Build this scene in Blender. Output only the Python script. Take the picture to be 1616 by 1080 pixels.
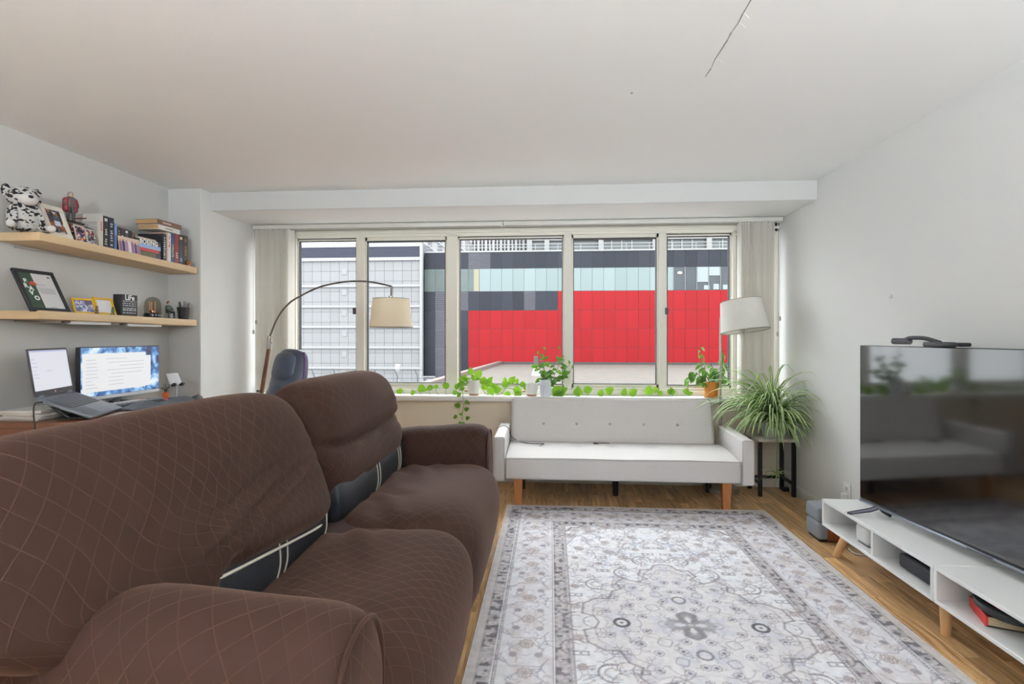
import bpy, bmesh, math, random
import numpy as np
from mathutils import Vector, Matrix, noise

for _o in list(bpy.data.objects):
    bpy.data.objects.remove(_o)
SC = bpy.context.scene
COL = SC.collection
PI = math.pi

# ------------------------------------------------------------------ camera
CAM_H = 1.28
FPX, CXP, CYP = 830.0, 808.0, 531.0
YAW = math.atan(61.0 / FPX)
cam_d = bpy.data.cameras.new('camera')
cam_d.sensor_width = 36.0
cam_d.lens = FPX / 1616.0 * 36.0
cam_d.shift_y = -9.0 / 1616.0
cam_d.clip_start = 0.05
cam_d.clip_end = 400
cam = bpy.data.objects.new('camera', cam_d)
COL.objects.link(cam)
cam.location = (0, 0, CAM_H)
cam.rotation_euler = (PI / 2, 0, YAW)
SC.camera = cam

# ------------------------------------------------------------------ sky (overcast: zenith three times the horizon)
SKY = 9.4
world = bpy.data.worlds.new('overcast_sky')
SC.world = world
world.use_nodes = True
_nt = world.node_tree
_nt.nodes.clear()
_o = _nt.nodes.new('ShaderNodeOutputWorld')
_bg = _nt.nodes.new('ShaderNodeBackground')
_tc = _nt.nodes.new('ShaderNodeTexCoord')
_sp = _nt.nodes.new('ShaderNodeSeparateXYZ')
_mr = _nt.nodes.new('ShaderNodeMapRange')
_mr.inputs['From Min'].default_value = 0.0
_mr.inputs['From Max'].default_value = 1.0
_mr.inputs['To Min'].default_value = 1 / 3
_mr.inputs['To Max'].default_value = 1.0
_ml = _nt.nodes.new('ShaderNodeMath'); _ml.operation = 'MULTIPLY'
_ml.inputs[1].default_value = SKY
_bg.inputs['Color'].default_value = (0.985, 0.988, 1.0, 1)
_nt.links.new(_tc.outputs['Generated'], _sp.inputs[0])
_nt.links.new(_sp.outputs['Z'], _mr.inputs['Value'])
_nt.links.new(_mr.outputs[0], _ml.inputs[0])
_nt.links.new(_ml.outputs[0], _bg.inputs['Strength'])
_nt.links.new(_bg.outputs[0], _o.inputs[0])

# ------------------------------------------------------------------ picture settings
SC.view_settings.view_transform = 'Standard'
SC.view_settings.look = 'None'
SC.view_settings.gamma = 1.0
SC.view_settings.use_curve_mapping = False
SC.view_settings.exposure = 0.3
FILL_LAMP_W = 185.0           # each of the two uplighter lamps added unseen behind the camera to brighten the room
FLOOR_LAMP_W = 5.0          # warm lamp beside the sofa


# ------------------------------------------------------------------ measuring helpers (a point of the photograph on a known plane)
_S, _C = math.sin(YAW), math.cos(YAW)
def _ray(u, v):
    a = (u - CXP) / FPX
    return (a * _C - _S, a * _S + _C, -(v - CYP) / FPX)
def at_x(u, v, x):
    r = _ray(u, v); t = x / r[0]; return Vector((x, r[1] * t, CAM_H + r[2] * t))
def at_y(u, v, y):
    r = _ray(u, v); t = y / r[1]; return Vector((r[0] * t, y, CAM_H + r[2] * t))
def at_z(u, v, z):
    r = _ray(u, v); t = (z - CAM_H) / r[2]; return Vector((r[0] * t, r[1] * t, z))

# ------------------------------------------------------------------ materials
def lin(c):
    out = []
    for k in c[:3]:
        k = k / 255.0
        out.append(k / 12.92 if k <= 0.04045 else ((k + 0.055) / 1.055) ** 2.4)
    return (out[0], out[1], out[2], 1.0)

MATS = {}
def mat(name, rgb, rough=0.6, var=0.06, scale=18.0, bump=0.0, bscale=None, metal=0.0, spec=0.5, emit=None, estr=0.0,
        sheen=0.0, trans=0.0, coat=0.0, randomize=0.0, stretch=None, uv=False):
    """procedural material: a base colour broken up by noise, optional fine relief"""
    if name in MATS:
        return MATS[name]
    m = bpy.data.materials.new(name)
    m.use_nodes = True
    nt = m.node_tree
    b = nt.nodes['Principled BSDF']
    tc = nt.nodes.new('ShaderNodeTexCoord')
    src = tc.outputs['UV' if uv else 'Object']
    if stretch:
        mp = nt.nodes.new('ShaderNodeMapping')
        mp.inputs['Scale'].default_value = stretch
        nt.links.new(src, mp.inputs[0]); src = mp.outputs[0]
    nz = nt.nodes.new('ShaderNodeTexNoise')
    nz.inputs['Scale'].default_value = scale
    nz.inputs['Detail'].default_value = 4
    nt.links.new(src, nz.inputs['Vector'])
    c = lin(rgb)
    mix = nt.nodes.new('ShaderNodeMix'); mix.data_type = 'RGBA'
    mix.inputs[6].default_value = tuple(k * (1 - var) for k in c[:3]) + (1,)
    mix.inputs[7].default_value = tuple(min(1, k * (1 + var)) for k in c[:3]) + (1,)
    nt.links.new(nz.outputs['Fac'], mix.inputs[0])
    out = mix.outputs[2]
    if randomize:
        oi = nt.nodes.new('ShaderNodeObjectInfo')
        hs = nt.nodes.new('ShaderNodeHueSaturation')
        mr = nt.nodes.new('ShaderNodeMapRange')
        mr.inputs['To Min'].default_value = 1 - randomize
        mr.inputs['To Max'].default_value = 1 + randomize
        nt.links.new(oi.outputs['Random'], mr.inputs['Value'])
        nt.links.new(mr.outputs[0], hs.inputs['Value'])
        nt.links.new(out, hs.inputs['Color']); out = hs.outputs[0]
    nt.links.new(out, b.inputs['Base Color'])
    b.inputs['Roughness'].default_value = rough
    b.inputs['Metallic'].default_value = metal
    b.inputs['Specular IOR Level'].default_value = spec
    if sheen:
        b.inputs['Sheen Weight'].default_value = sheen
    if coat:
        b.inputs['Coat Weight'].default_value = coat
    if trans:
        b.inputs['Transmission Weight'].default_value = trans
    if emit is not None:
        b.inputs['Emission Color'].default_value = lin(emit)
        b.inputs['Emission Strength'].default_value = estr
    if bump:
        n2 = nt.nodes.new('ShaderNodeTexNoise')
        n2.inputs['Scale'].default_value = bscale or scale * 4
        n2.inputs['Detail'].default_value = 3
        nt.links.new(src, n2.inputs['Vector'])
        bp = nt.nodes.new('ShaderNodeBump')
        bp.inputs['Strength'].default_value = bump
        bp.inputs['Distance'].default_value = 0.01
        nt.links.new(n2.outputs['Fac'], bp.inputs['Height'])
        nt.links.new(bp.outputs[0], b.inputs['Normal'])
    MATS[name] = m
    return m

def translucent(name, rgb, fac=0.35, rough=0.8):
    m = mat(name, rgb, rough)
    nt = m.node_tree
    b = nt.nodes['Principled BSDF']; o = nt.nodes['Material Output']
    t = nt.nodes.new('ShaderNodeBsdfTranslucent'); t.inputs[0].default_value = lin(rgb)
    mx = nt.nodes.new('ShaderNodeMixShader'); mx.inputs[0].default_value = fac
    nt.links.new(b.outputs[0], mx.inputs[1]); nt.links.new(t.outputs[0], mx.inputs[2])
    nt.links.new(mx.outputs[0], o.inputs[0])
    return m

def thin_glass(name, rgb=(246, 249, 250), refl=0.12, haze=0.0):
    m = bpy.data.materials.new(name); m.use_nodes = True
    nt = m.node_tree; nt.nodes.clear()
    o = nt.nodes.new('ShaderNodeOutputMaterial')
    t = nt.nodes.new('ShaderNodeBsdfTransparent'); t.inputs[0].default_value = lin(rgb)
    g = nt.nodes.new('ShaderNodeBsdfGlossy'); g.inputs['Roughness'].default_value = 0.01
    f = nt.nodes.new('ShaderNodeLayerWeight'); f.inputs[0].default_value = refl
    mx = nt.nodes.new('ShaderNodeMixShader')
    nt.links.new(f.outputs['Facing'], mx.inputs[0])
    pw = nt.nodes.new('ShaderNodeMath'); pw.operation = 'POWER'; pw.inputs[1].default_value = 4.0
    ad = nt.nodes.new('ShaderNodeMath'); ad.operation = 'MULTIPLY_ADD'; ad.inputs[1].default_value = 0.7; ad.inputs[2].default_value = 0.0
    nt.links.new(f.outputs['Facing'], pw.inputs[0]); nt.links.new(pw.outputs[0], ad.inputs[0]); nt.links.new(ad.outputs[0], mx.inputs[0])
    nt.links.new(t.outputs[0], mx.inputs[1]); nt.links.new(g.outputs[0], mx.inputs[2])
    nt.links.new(mx.outputs[0], o.inputs[0])
    MATS[name] = m
    return m

# ------------------------------------------------------------------ mesh helpers
def bez(pts, n):
    """Catmull-Rom through open points"""
    P = [Vector(p) for p in pts]
    P = [P[0] * 2 - P[1]] + P + [P[-1] * 2 - P[-2]]
    out = []
    segs = len(P) - 3
    for i in range(n + 1):
        t = i / n * segs; k = min(int(t), segs - 1); t -= k
        a, b, c, d = P[k], P[k + 1], P[k + 2], P[k + 3]
        out.append(0.5 * ((2 * b) + (c - a) * t + (2 * a - 5 * b + 4 * c - d) * t * t + (3 * b - a - 3 * c + d) * t ** 3))
    return out

def closed_profile(pts, n):
    """smooth closed loop through points, resampled evenly"""
    P = [Vector((p[0], p[1], 0)) for p in pts]; m = len(P); dense = []
    for k in range(m):
        a, b, c, d = P[k - 1], P[k], P[(k + 1) % m], P[(k + 2) % m]
        for j in range(16):
            t = j / 16
            dense.append(0.5 * ((2 * b) + (c - a) * t + (2 * a - 5 * b + 4 * c - d) * t * t + (3 * b - a - 3 * c + d) * t ** 3))
    L = [0]
    for i in range(len(dense)):
        L.append(L[-1] + (dense[(i + 1) % len(dense)] - dense[i]).length)
    out = []; j = 0
    for i in range(n):
        s = L[-1] * i / n
        while L[j + 1] < s:
            j += 1
        t = (s - L[j]) / max(1e-9, L[j + 1] - L[j])
        p = dense[j].lerp(dense[(j + 1) % len(dense)], t)
        out.append((p.x, p.y))
    return out, L[-1]

class MB:
    def __init__(s):
        s.bm = bmesh.new()
    def box(s, x0, x1, y0, y1, z0, z1, bev=0.0, seg=2, M=None):
        r = bmesh.ops.create_cube(s.bm, size=1.0)
        vs = r['verts']
        for v in vs:
            co = Vector((x0 + (v.co.x + .5) * (x1 - x0), y0 + (v.co.y + .5) * (y1 - y0), z0 + (v.co.z + .5) * (z1 - z0)))
            v.co = M @ co if M else co
        if bev > 0:
            es = list({e for v in vs for e in v.link_edges})
            bmesh.ops.bevel(s.bm, geom=es, offset=min(bev, .49 * min(abs(x1 - x0), abs(y1 - y0), abs(z1 - z0))), segments=seg, profile=.5, affect='EDGES')
        return s
    def tube(s, pts, r, n=8, caps=True):
        P = [Vector(p) for p in pts]
        R = r if isinstance(r, (list, tuple)) else [r] * len(P)
        t0 = (P[1] - P[0]).normalized()
        up = Vector((0, 0, 1)) if abs(t0.z) < .9 else Vector((1, 0, 0))
        nx = t0.cross(up).normalized(); rings = []
        for i, p in enumerate(P):
            t = (P[min(i + 1, len(P) - 1)] - P[max(i - 1, 0)]).normalized()
            nx = (nx - t * nx.dot(t)).normalized(); ny = t.cross(nx)
            rings.append([s.bm.verts.new(p + (nx * math.cos(2 * PI * k / n) + ny * math.sin(2 * PI * k / n)) * R[i]) for k in range(n)])
        for a, b in zip(rings, rings[1:]):
            for k in range(n):
                s.bm.faces.new((a[k], a[(k + 1) % n], b[(k + 1) % n], b[k]))
        if caps:
            s.bm.faces.new(rings[0][::-1]); s.bm.faces.new(rings[-1])
        return s
    def lathe(s, prof, n=24, M=None, loc=(0, 0, 0)):
        rings = []
        L = Vector(loc)
        for (r, z) in prof:
            if r < 1e-6:
                v = Vector((0, 0, z)); v = (M @ v if M else v) + L
                rings.append([s.bm.verts.new(v)])
            else:
                ring = []
                for k in range(n):
                    v = Vector((r * math.cos(2 * PI * k / n), r * math.sin(2 * PI * k / n), z))
                    v = (M @ v if M else v) + L
                    ring.append(s.bm.verts.new(v))
                rings.append(ring)
        for a, b in zip(rings, rings[1:]):
            for k in range(n):
                q = (k + 1) % n
                if len(a) == 1 and len(b) == 1:
                    continue
                if len(a) == 1:
                    s.bm.faces.new((a[0], b[q], b[k]))
                elif len(b) == 1:
                    s.bm.faces.new((a[k], a[q], b[0]))
                else:
                    s.bm.faces.new((a[k], a[q], b[q], b[k]))
        return s
    def loft(s, prof, t0, t1, fmap, p=5.0, nu=64, nt=40, center=None, disp=None, ends=1.0, pin=None):
        """closed profile swept from t0 to t1 and rounded off at both ends like a stuffed cushion; UVs in metres"""
        pr, per = closed_profile(prof, nu)
        cx, cy = center if center else (sum(q[0] for q in pr) / nu, sum(q[1] for q in pr) / nu)
        uvl = s.bm.loops.layers.uv.verify()
        rings = []; tv = []; k_ = []
        dist = 0.0; lastk = None; lastt = None
        for j in range(nt + 1):
            w = j / nt
            tau = -math.cos(PI * w)
            tau = math.copysign(abs(tau) ** .62, tau) if abs(tau) > 0 else 0
            k = max(0.0, 1 - abs(tau) ** p) ** (1 / p)
            t = t0 + (t1 - t0) * (.5 + .5 * tau)
            if lastk is not None:
                dist += math.hypot(t - lastt, (k - lastk) * per / 6.28)
            lastk, lastt = k, t; k_.append(k)
            tv.append(dist)
            ring = []
            for i, (a, b) in enumerate(pr):
                A, B = cx + (a - cx) * k, cy + (b - cy) * k
                co = Vector(fmap(A, B, t))
                ring.append([co, A, B, t])
            rings.append(ring)
        if disp:
            for ring in rings:
                for q in ring:
                    q[0] = disp(q[0])
        vr = []
        for j, ring in enumerate(rings):
            if j in (0, nt):
                c = sum((q[0] for q in ring), Vector()) / nu
                vr.append([s.bm.verts.new(c)])
            else:
                vr.append([s.bm.verts.new(q[0]) for q in ring])
        for j in range(nt):
            a, b = vr[j], vr[j + 1]
            for i in range(nu):
                q = (i + 1) % nu
                if len(a) == 1:
                    f = s.bm.faces.new((a[0], b[q], b[i])); uv = [(tv[j], per * (i + .5) / nu), (tv[j + 1], per * (i + 1) / nu), (tv[j + 1], per * i / nu)]
                elif len(b) == 1:
                    f = s.bm.faces.new((a[i], a[q], b[0])); uv = [(tv[j], per * i / nu), (tv[j], per * (i + 1) / nu), (tv[j + 1], per * (i + .5) / nu)]
                else:
                    f = s.bm.faces.new((a[i], a[q], b[q], b[i]))
                    uv = [(tv[j], per * i / nu), (tv[j], per * (i + 1) / nu), (tv[j + 1], per * (i + 1) / nu), (tv[j + 1], per * i / nu)]
                qs = [rings[j][i], rings[j][q], rings[j + 1][q], rings[j + 1][i]]
                dk_ = abs(k_[j + 1] - k_[j]) * per / 6.28
                dt_ = abs(rings[j + 1][0][3] - rings[j][0][3])
                if dk_ > 1.2 * dt_:      # end cap: flat mapping instead of a swirl
                    if len(a) == 1: qs = [(0, cx, cy), qs[2], qs[3]]
                    elif len(b) == 1: qs = [qs[0], qs[1], (0, cx, cy)]
                    uv = [(g[1], g[2]) for g in qs]
                for l, w in zip(f.loops, uv):
                    l[uvl].uv = w
        bmesh.ops.recalc_face_normals(s.bm, faces=s.bm.faces[:])
        return s
    def poly(s, pts, h=None, M=None):
        """flat polygon (list of 3D points), optionally extruded by vector h"""
        a = [s.bm.verts.new(M @ Vector(p) if M else Vector(p)) for p in pts]
        if h is None:
            s.bm.faces.new(a); return s
        hv = Vector(h)
        if M:
            hv = M.to_3x3() @ hv
        b = [s.bm.verts.new(v.co + hv) for v in a]
        n = len(a)
        s.bm.faces.new(a[::-1]); s.bm.faces.new(b)
        for k in range(n):
            s.bm.faces.new((a[k], a[(k + 1) % n], b[(k + 1) % n], b[k]))
        return s
    def ball(s, c, r, M=None, u=16, v=10, squash=(1, 1, 1)):
        T = Matrix.Translation(Vector(c)) @ Matrix.Diagonal((squash[0], squash[1], squash[2], 1))
        if M:
            T = M @ T
        bmesh.ops.create_uvsphere(s.bm, u_segments=u, v_segments=v, radius=r, matrix=T)
        return s
    def mesh(s, name, smooth=True, angle=40, fixn=True):
        if fixn:
            bmesh.ops.recalc_face_normals(s.bm, faces=s.bm.faces[:])
        me = bpy.data.meshes.new(name)
        s.bm.to_mesh(me); s.bm.free()
        if smooth:
            me.polygons.foreach_set('use_smooth', [True] * len(me.polygons))
            me.set_sharp_from_angle(angle=math.radians(angle))
        return me
    def build(s, name, m, parent=None, smooth=True, angle=40, fixn=True):
        me = s.mesh(name, smooth, angle, fixn)
        return link(name, me, m, parent)

def link(name, me, m=None, parent=None, M=None):
    o = bpy.data.objects.new(name, me)
    COL.objects.link(o)
    if m is not None and len(me.materials) == 0:
        me.materials.append(m)
    if parent is not None:
        o.parent = parent
    if M is not None:
        o.matrix_local = M
    return o

def tag(o, label=None, cat=None, group=None, kind=None):
    if label: o['label'] = label
    if cat: o['category'] = cat
    if group: o['group'] = group
    if kind: o['kind'] = kind
    return o

def thing(name, label, cat, loc=(0, 0, 0), rotz=0.0, group=None):
    o = bpy.data.objects.new(name, None)
    o.empty_display_size = .05
    COL.objects.link(o)
    o.location = loc; o.rotation_euler = (0, 0, rotz)
    return tag(o, label, cat, group)

def struct(o):
    o['kind'] = 'structure'; return o

def text(name, body, size, m, parent, M, align='CENTER', ext=0.0006, offs=0.0, space=1.0):
    c = bpy.data.curves.new(name, 'FONT')
    c.body = body; c.size = size; c.space_character = space; c.align_x = align; c.align_y = 'CENTER'; c.extrude = ext
    c.materials.append(m)
    c.offset = offs
    tmp = bpy.data.objects.new(name, c); COL.objects.link(tmp)
    dg = bpy.context.evaluated_depsgraph_get()
    me = bpy.data.meshes.new_from_object(tmp.evaluated_get(dg))
    bpy.data.objects.remove(tmp); bpy.data.curves.remove(c)
    me.name = name
    o = link(name, me, m, parent, M)
    return o

def frame_m(o, x, y):
    """matrix with local x along x, local y along y at origin o"""
    x = Vector(x).normalized(); y = Vector(y); z = x.cross(y).normalized(); y = z.cross(x)
    m = Matrix((x, y, z)).transposed().to_4x4(); m.translation = Vector(o)
    return m
# ================================================================== SETTING
XL, XR = -3.0, 1.97           # side walls
XP, YP = -2.74, 3.93          # alcove pier
YW = 4.62                     # wall below the windows
YG = 4.72                     # window frame plane
HC = 2.44                     # ceiling
YB = -1.5                     # wall behind the camera
HS = 2.293                    # soffit underside

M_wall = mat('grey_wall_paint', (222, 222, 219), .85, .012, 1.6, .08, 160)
M_wallL = mat('grey_wall_paint_shaded', (202, 201, 197), .85, .012, 1.6, .08, 160)  # same wall paint, with the alcove's shade put into a darker grey
M_ceil = mat('white_ceiling_paint', (241, 241, 239), .9, .012, 1.2, .06, 120)
M_trimw = mat('white_trim_paint', (232, 231, 226), .5, .02, 6)
M_under = mat('warm_lit_wall', (228, 216, 196), .85, .015, 2, .06, 150)  # warm light on the wall below the sill is put into this colour
M_frame = mat('cream_aluminium_frame', (222, 218, 205), .45, .03, 4)
M_seal = mat('dark_window_seal', (48, 50, 54), .6, .1, 30)
M_lightwood = mat('pale_birch_veneer', (214, 186, 146), .5, .07, 3, .03, 60, stretch=(8, 1, 8))

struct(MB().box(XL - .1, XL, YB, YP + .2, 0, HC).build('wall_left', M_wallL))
struct(MB().box(XR, XR + .1, YB, 4.9, 0, HC).build('wall_right', M_wall))
struct(MB().box(XL - .1, XR + .1, YB - .1, YB, 0, HC).build('wall_back', M_wall))
# alcove pier: its face looks at the camera, its side at the window bay
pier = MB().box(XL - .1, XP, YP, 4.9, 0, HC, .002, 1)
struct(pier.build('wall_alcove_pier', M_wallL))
struct(MB().box(XP - .001, XP + .004, YP + .004, 4.9, 0, HC).build('wall_bay_side', M_wall))  # thin sheet keeps the pier side at the lighter wall tone
struct(MB().box(XP, XR, YW, 4.86, 0, .715).build('wall_window', M_under))
struct(MB().box(XP, XR, 4.82, 4.95, 2.24, HC).build('wall_window_header', M_wall))
ceil = struct(MB().box(XL - .1, XR + .1, YB - .1, 4.95, HC, HC + .12).build('ceiling', M_ceil))
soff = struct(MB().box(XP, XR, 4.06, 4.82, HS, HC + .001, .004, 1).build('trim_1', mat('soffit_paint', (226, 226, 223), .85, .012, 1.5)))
sill = struct(MB().box(XP, XR, 4.555, 4.76, .712, .757, .006, 2).build('trim_2', M_trimw))
struct(MB().box(XP, XR, 4.052, 4.06, HS - .001, HC, .002, 1).build('trim_3', mat('soffit_face_shade', (198, 198, 195), .85, .012, 1.5)))  # added plate: shade on the soffit front put into a darker grey
tag(soff, 'painted soffit box along the ceiling above the windows'); tag(sill, 'white window sill carrying the potted plants')

# hairline crack and peeling paint in the ceiling
crk = [(1186, -2), (1172, 22), (1165, 37), (1154, 51), (1148, 63), (1128, 94), (1122, 108), (1113, 121)]
cp = [at_z(u, v, HC) for u, v in crk]
mb = MB()
for i, (a, b) in enumerate(zip(cp, cp[1:])):
    d = (b - a).normalized(); n = Vector((-d.y, d.x, 0)); w = .0022 if i % 3 != 2 else .0012
    mb.poly([a + n * w, a - n * w, b - n * w * .6, b + n * w * .6], (0, 0, -.0015))
mb.build('crack', mat('ceiling_crack_grey', (150, 148, 145), .9), ceil)
mb = MB()
for i, (a, b) in enumerate(zip(cp, cp[1:])):
    d = (b - a).normalized(); n = Vector((-d.y, d.x, 0)); w = .018 + .012 * ((i * 7) % 3)
    if i in (1, 2, 5):
        mb.poly([a, a - n * w * .3, (a + b) / 2 - n * w, b - n * w * .2, b], (0, 0, -.0012))
mb.build('peeling_paint', M_ceil, ceil)
nick = at_z(997, 147, HC)
MB().ball(nick, .006, squash=(1, 1, .4)).build('nick', MATS['ceiling_crack_grey'], ceil)

# baseboards
struct(MB().box(XR - .014, XR, YB, YW, 0, .085, .004, 2).build('baseboard_right', M_trimw))
struct(MB().box(XP, XR - .014, YW - .014, YW, 0, .085, .004, 2).build('baseboard_window', M_trimw))
struct(MB().box(XL, XL + .014, YB, YP, 0, .085, .004, 2).build('baseboard_left', M_trimw))
# small wall anchor left on the right wall
an = at_x(1407, 468, XR)
wa = tag(MB().lathe([(0, 0), (.011, 0), (.012, .004), (.006, .007), (0, .007)], 14, Matrix.Rotation(-PI / 2, 4, 'Y'), an).build('wall_plug', mat('wall_plug_plastic', (200, 198, 193), .6)),
         'small round wall plug left in the right wall above the television', 'wall plug')

# ---------------------------------------------------------------- floor: a sub-floor and the strips of wood that show
def wood_floor_mat(name, planks=False):
    m = bpy.data.materials.new(name); m.use_nodes = True
    nt = m.node_tree; b = nt.nodes['Principled BSDF']
    tc = nt.nodes.new('ShaderNodeTexCoord'); mp = nt.nodes.new('ShaderNodeMapping')
    nt.links.new(tc.outputs['Object'], mp.inputs[0])
    mp.inputs['Scale'].default_value = (26, 2.2, 1)
    if planks:
        oi = nt.nodes.new('ShaderNodeObjectInfo')
        ml = nt.nodes.new('ShaderNodeVectorMath'); ml.operation = 'SCALE'
        ml.inputs[0].default_value = (37.0, 91.0, 11.0)
        nt.links.new(oi.outputs['Random'], ml.inputs['Scale'])
        nt.links.new(ml.outputs[0], mp.inputs['Location'])
    nz = nt.nodes.new('ShaderNodeTexNoise'); nz.inputs['Scale'].default_value = 1.6; nz.inputs['Detail'].default_value = 6; nz.inputs['Distortion'].default_value = .9
    nt.links.new(mp.outputs[0], nz.inputs['Vector'])
    cr = nt.nodes.new('ShaderNodeValToRGB')
    cr.color_ramp.elements[0].position = .25; cr.color_ramp.elements[0].color = lin((142, 102, 66))
    cr.color_ramp.elements[1].position = .78; cr.color_ramp.elements[1].color = lin((232, 198, 148))
    e = cr.color_ramp.elements.new(.5); e.color = lin((204, 162, 112))
    nt.links.new(nz.outputs['Fac'], cr.inputs[0])
    hs = nt.nodes.new('ShaderNodeHueSaturation')
    nt.links.new(cr.outputs[0], hs.inputs['Color'])
    if planks:
        mr = nt.nodes.new('ShaderNodeMapRange'); mr.inputs['To Min'].default_value = .68; mr.inputs['To Max'].default_value = 1.22
        nt.links.new(oi.outputs['Random'], mr.inputs['Value'])
        nt.links.new(mr.outputs[0], hs.inputs['Value'])
    nt.links.new(hs.outputs[0], b.inputs['Base Color'])
    b.inputs['Roughness'].default_value = .34
    bp = nt.nodes.new('ShaderNodeBump'); bp.inputs['Strength'].default_value = .08; bp.inputs['Distance'].default_value = .003
    nt.links.new(nz.outputs['Fac'], bp.inputs['Height']); nt.links.new(bp.outputs[0], b.inputs['Normal'])
    MATS[name] = m
    return m
M_floor = wood_floor_mat('oak_strip_floor')
M_plank = wood_floor_mat('oak_strip', True)
floor = struct(MB().box(XL - .1, XR + .1, YB - .1, 4.7, -.12, -.004).build('floor', M_floor))
random.seed(4)
PW = .066
plank_mesh = {}
def plank(x, y0, y1):
    ln = round(y1 - y0, 2)
    if ln < .04:
        return
    if ln not in plank_mesh:
        plank_mesh[ln] = MB().box(.0005, PW - .0005, .0006, ln - .0006, -.006, 0, .0008, 1).mesh('plank', False)
    o = link('plank', plank_mesh[ln], M_plank, floor); o.location = (x, y0, 0)
nrow = int((XR + .82) / PW) + 1
for i in range(nrow):
    x = XR - .001 - (i + 1) * PW
    inner = -.24 < x < 1.46
    y = 3.82 if inner else .35 - random.random() * .3
    while y < YW - .02:
        L = random.choice([.38, .46, .54, .62, .7]) if not inner else random.choice([.3, .38, .46, .54])
        y1 = min(y + L, YW - .004)
        if YW - y1 < .1: y1 = YW - .004
        plank(x, y, y1)
        y = y1

# ---------------------------------------------------------------- the window: frame, mullions, sashes, panes
win = thing('window_1', 'wide five-part window in cream aluminium frames above the white sofa bed', None, (0, YG, 0)); win['kind'] = 'structure'
def wx(u): return at_y(u, 531, YG).x
def wz(v): return at_y(800, v, YG).z
ZT, ZB = 2.292, .757
def wpart(name, x0, x1, z0, z1, y0, y1, m, bev=.003):
    return MB().box(x0, x1, y0, y1, z0, z1, bev, 1).build(name, m, win)
wpart('head_frame', XP, XR, 2.19, ZT, 0, .1, M_frame)
wpart('head_bead', XP, XR, 2.215, 2.235, -.02, 0, M_frame)
wpart('sill_frame', XP, XR, ZB, .80, 0, .1, M_frame)
wpart('sill_bead', XP, XR, .798, .822, .015, .1, M_frame)
mull = [(562, 575), (705, 722), (890, 902), (1040, 1052)]
edges = [XP + .03] + [k for a, b in mull for k in (wx(a), wx(b))] + [XR - .03]
for a, b in mull:
    wpart('mullion', wx(a), wx(b), .80, 2.2, .0, .1, M_frame)
wpart('jamb', XP, XP + .03, ZB, ZT, 0, .1, M_frame); wpart('jamb', XR - .03, XR, ZB, ZT, 0, .1, M_frame)
wpart('jamb', wx(462), wx(467), .80, 2.2, .0, .1, M_frame)
wpart('jamb', wx(1156), wx(1162), .80, 2.2, .0, .1, M_frame)
M_glass = thin_glass('window_glass')
sash_x = [(XP + .03, wx(462)), (wx(467), wx(562)), (wx(575), wx(705)), (wx(722), wx(890)), (wx(902), wx(1040)), (wx(1052), wx(1156)), (wx(1162), XR - .03)]
for i, (a, b) in enumerate(sash_x):
    dark = i in (2, 4)
    t = .022 if not dark else .03
    yy0, yy1 = (.045, .075) if not dark else (.03, .06)
    zb, zt = .822, 2.19
    mbx = MB()
    mbx.box(a, a + t * .55, yy0, yy1, zb, zt).box(b - t * .55, b, yy0, yy1, zb, zt)
    mbx.box(a, b, yy0, yy1, zb, zb + t).box(a, b, yy0, yy1, zt - t, zt)
    sash = mbx.build('sash', M_frame, win, False)
    g = MB()
    k = .006
    g.box(a + t * .55, a + t * .55 + k, yy0 - .004, yy1, zb + t, zt - t).box(b - t * .55 - k, b - t * .55, yy0 - .004, yy1, zb + t, zt - t)
    g.box(a + t * .55, b - t * .55, yy0 - .004, yy1, zb + t, zb + t + k).box(a + t * .55, b - t * .55, yy0 - .004, yy1, zt - t - (.012 if dark else k), zt - t)
    g.build('seal', M_seal, sash, False)
    if i in (1, 3, 5):
        MB().box(a, b, yy0 - .008, yy0, zt - .006, zt + .012).build('top_channel', mat('black_channel', (25, 25, 27), .6), sash, False)
    MB().box(a + t * .55 + k, b - t * .55 - k, yy0 + .012, yy0 + .016, zb + t + k, zt - t - k).build('pane', M_glass, sash, False)
for u, v in ((560, 491), (1052, 491)):
    p = at_y(u, v, YG)
    lk = MB().box(p.x - .014, p.x + .014, -.02, 0, p.z - .03, p.z + .03, .004, 2)
    lk.build('latch', mat('brown_latch', (74, 66, 64), .45), win)

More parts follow.
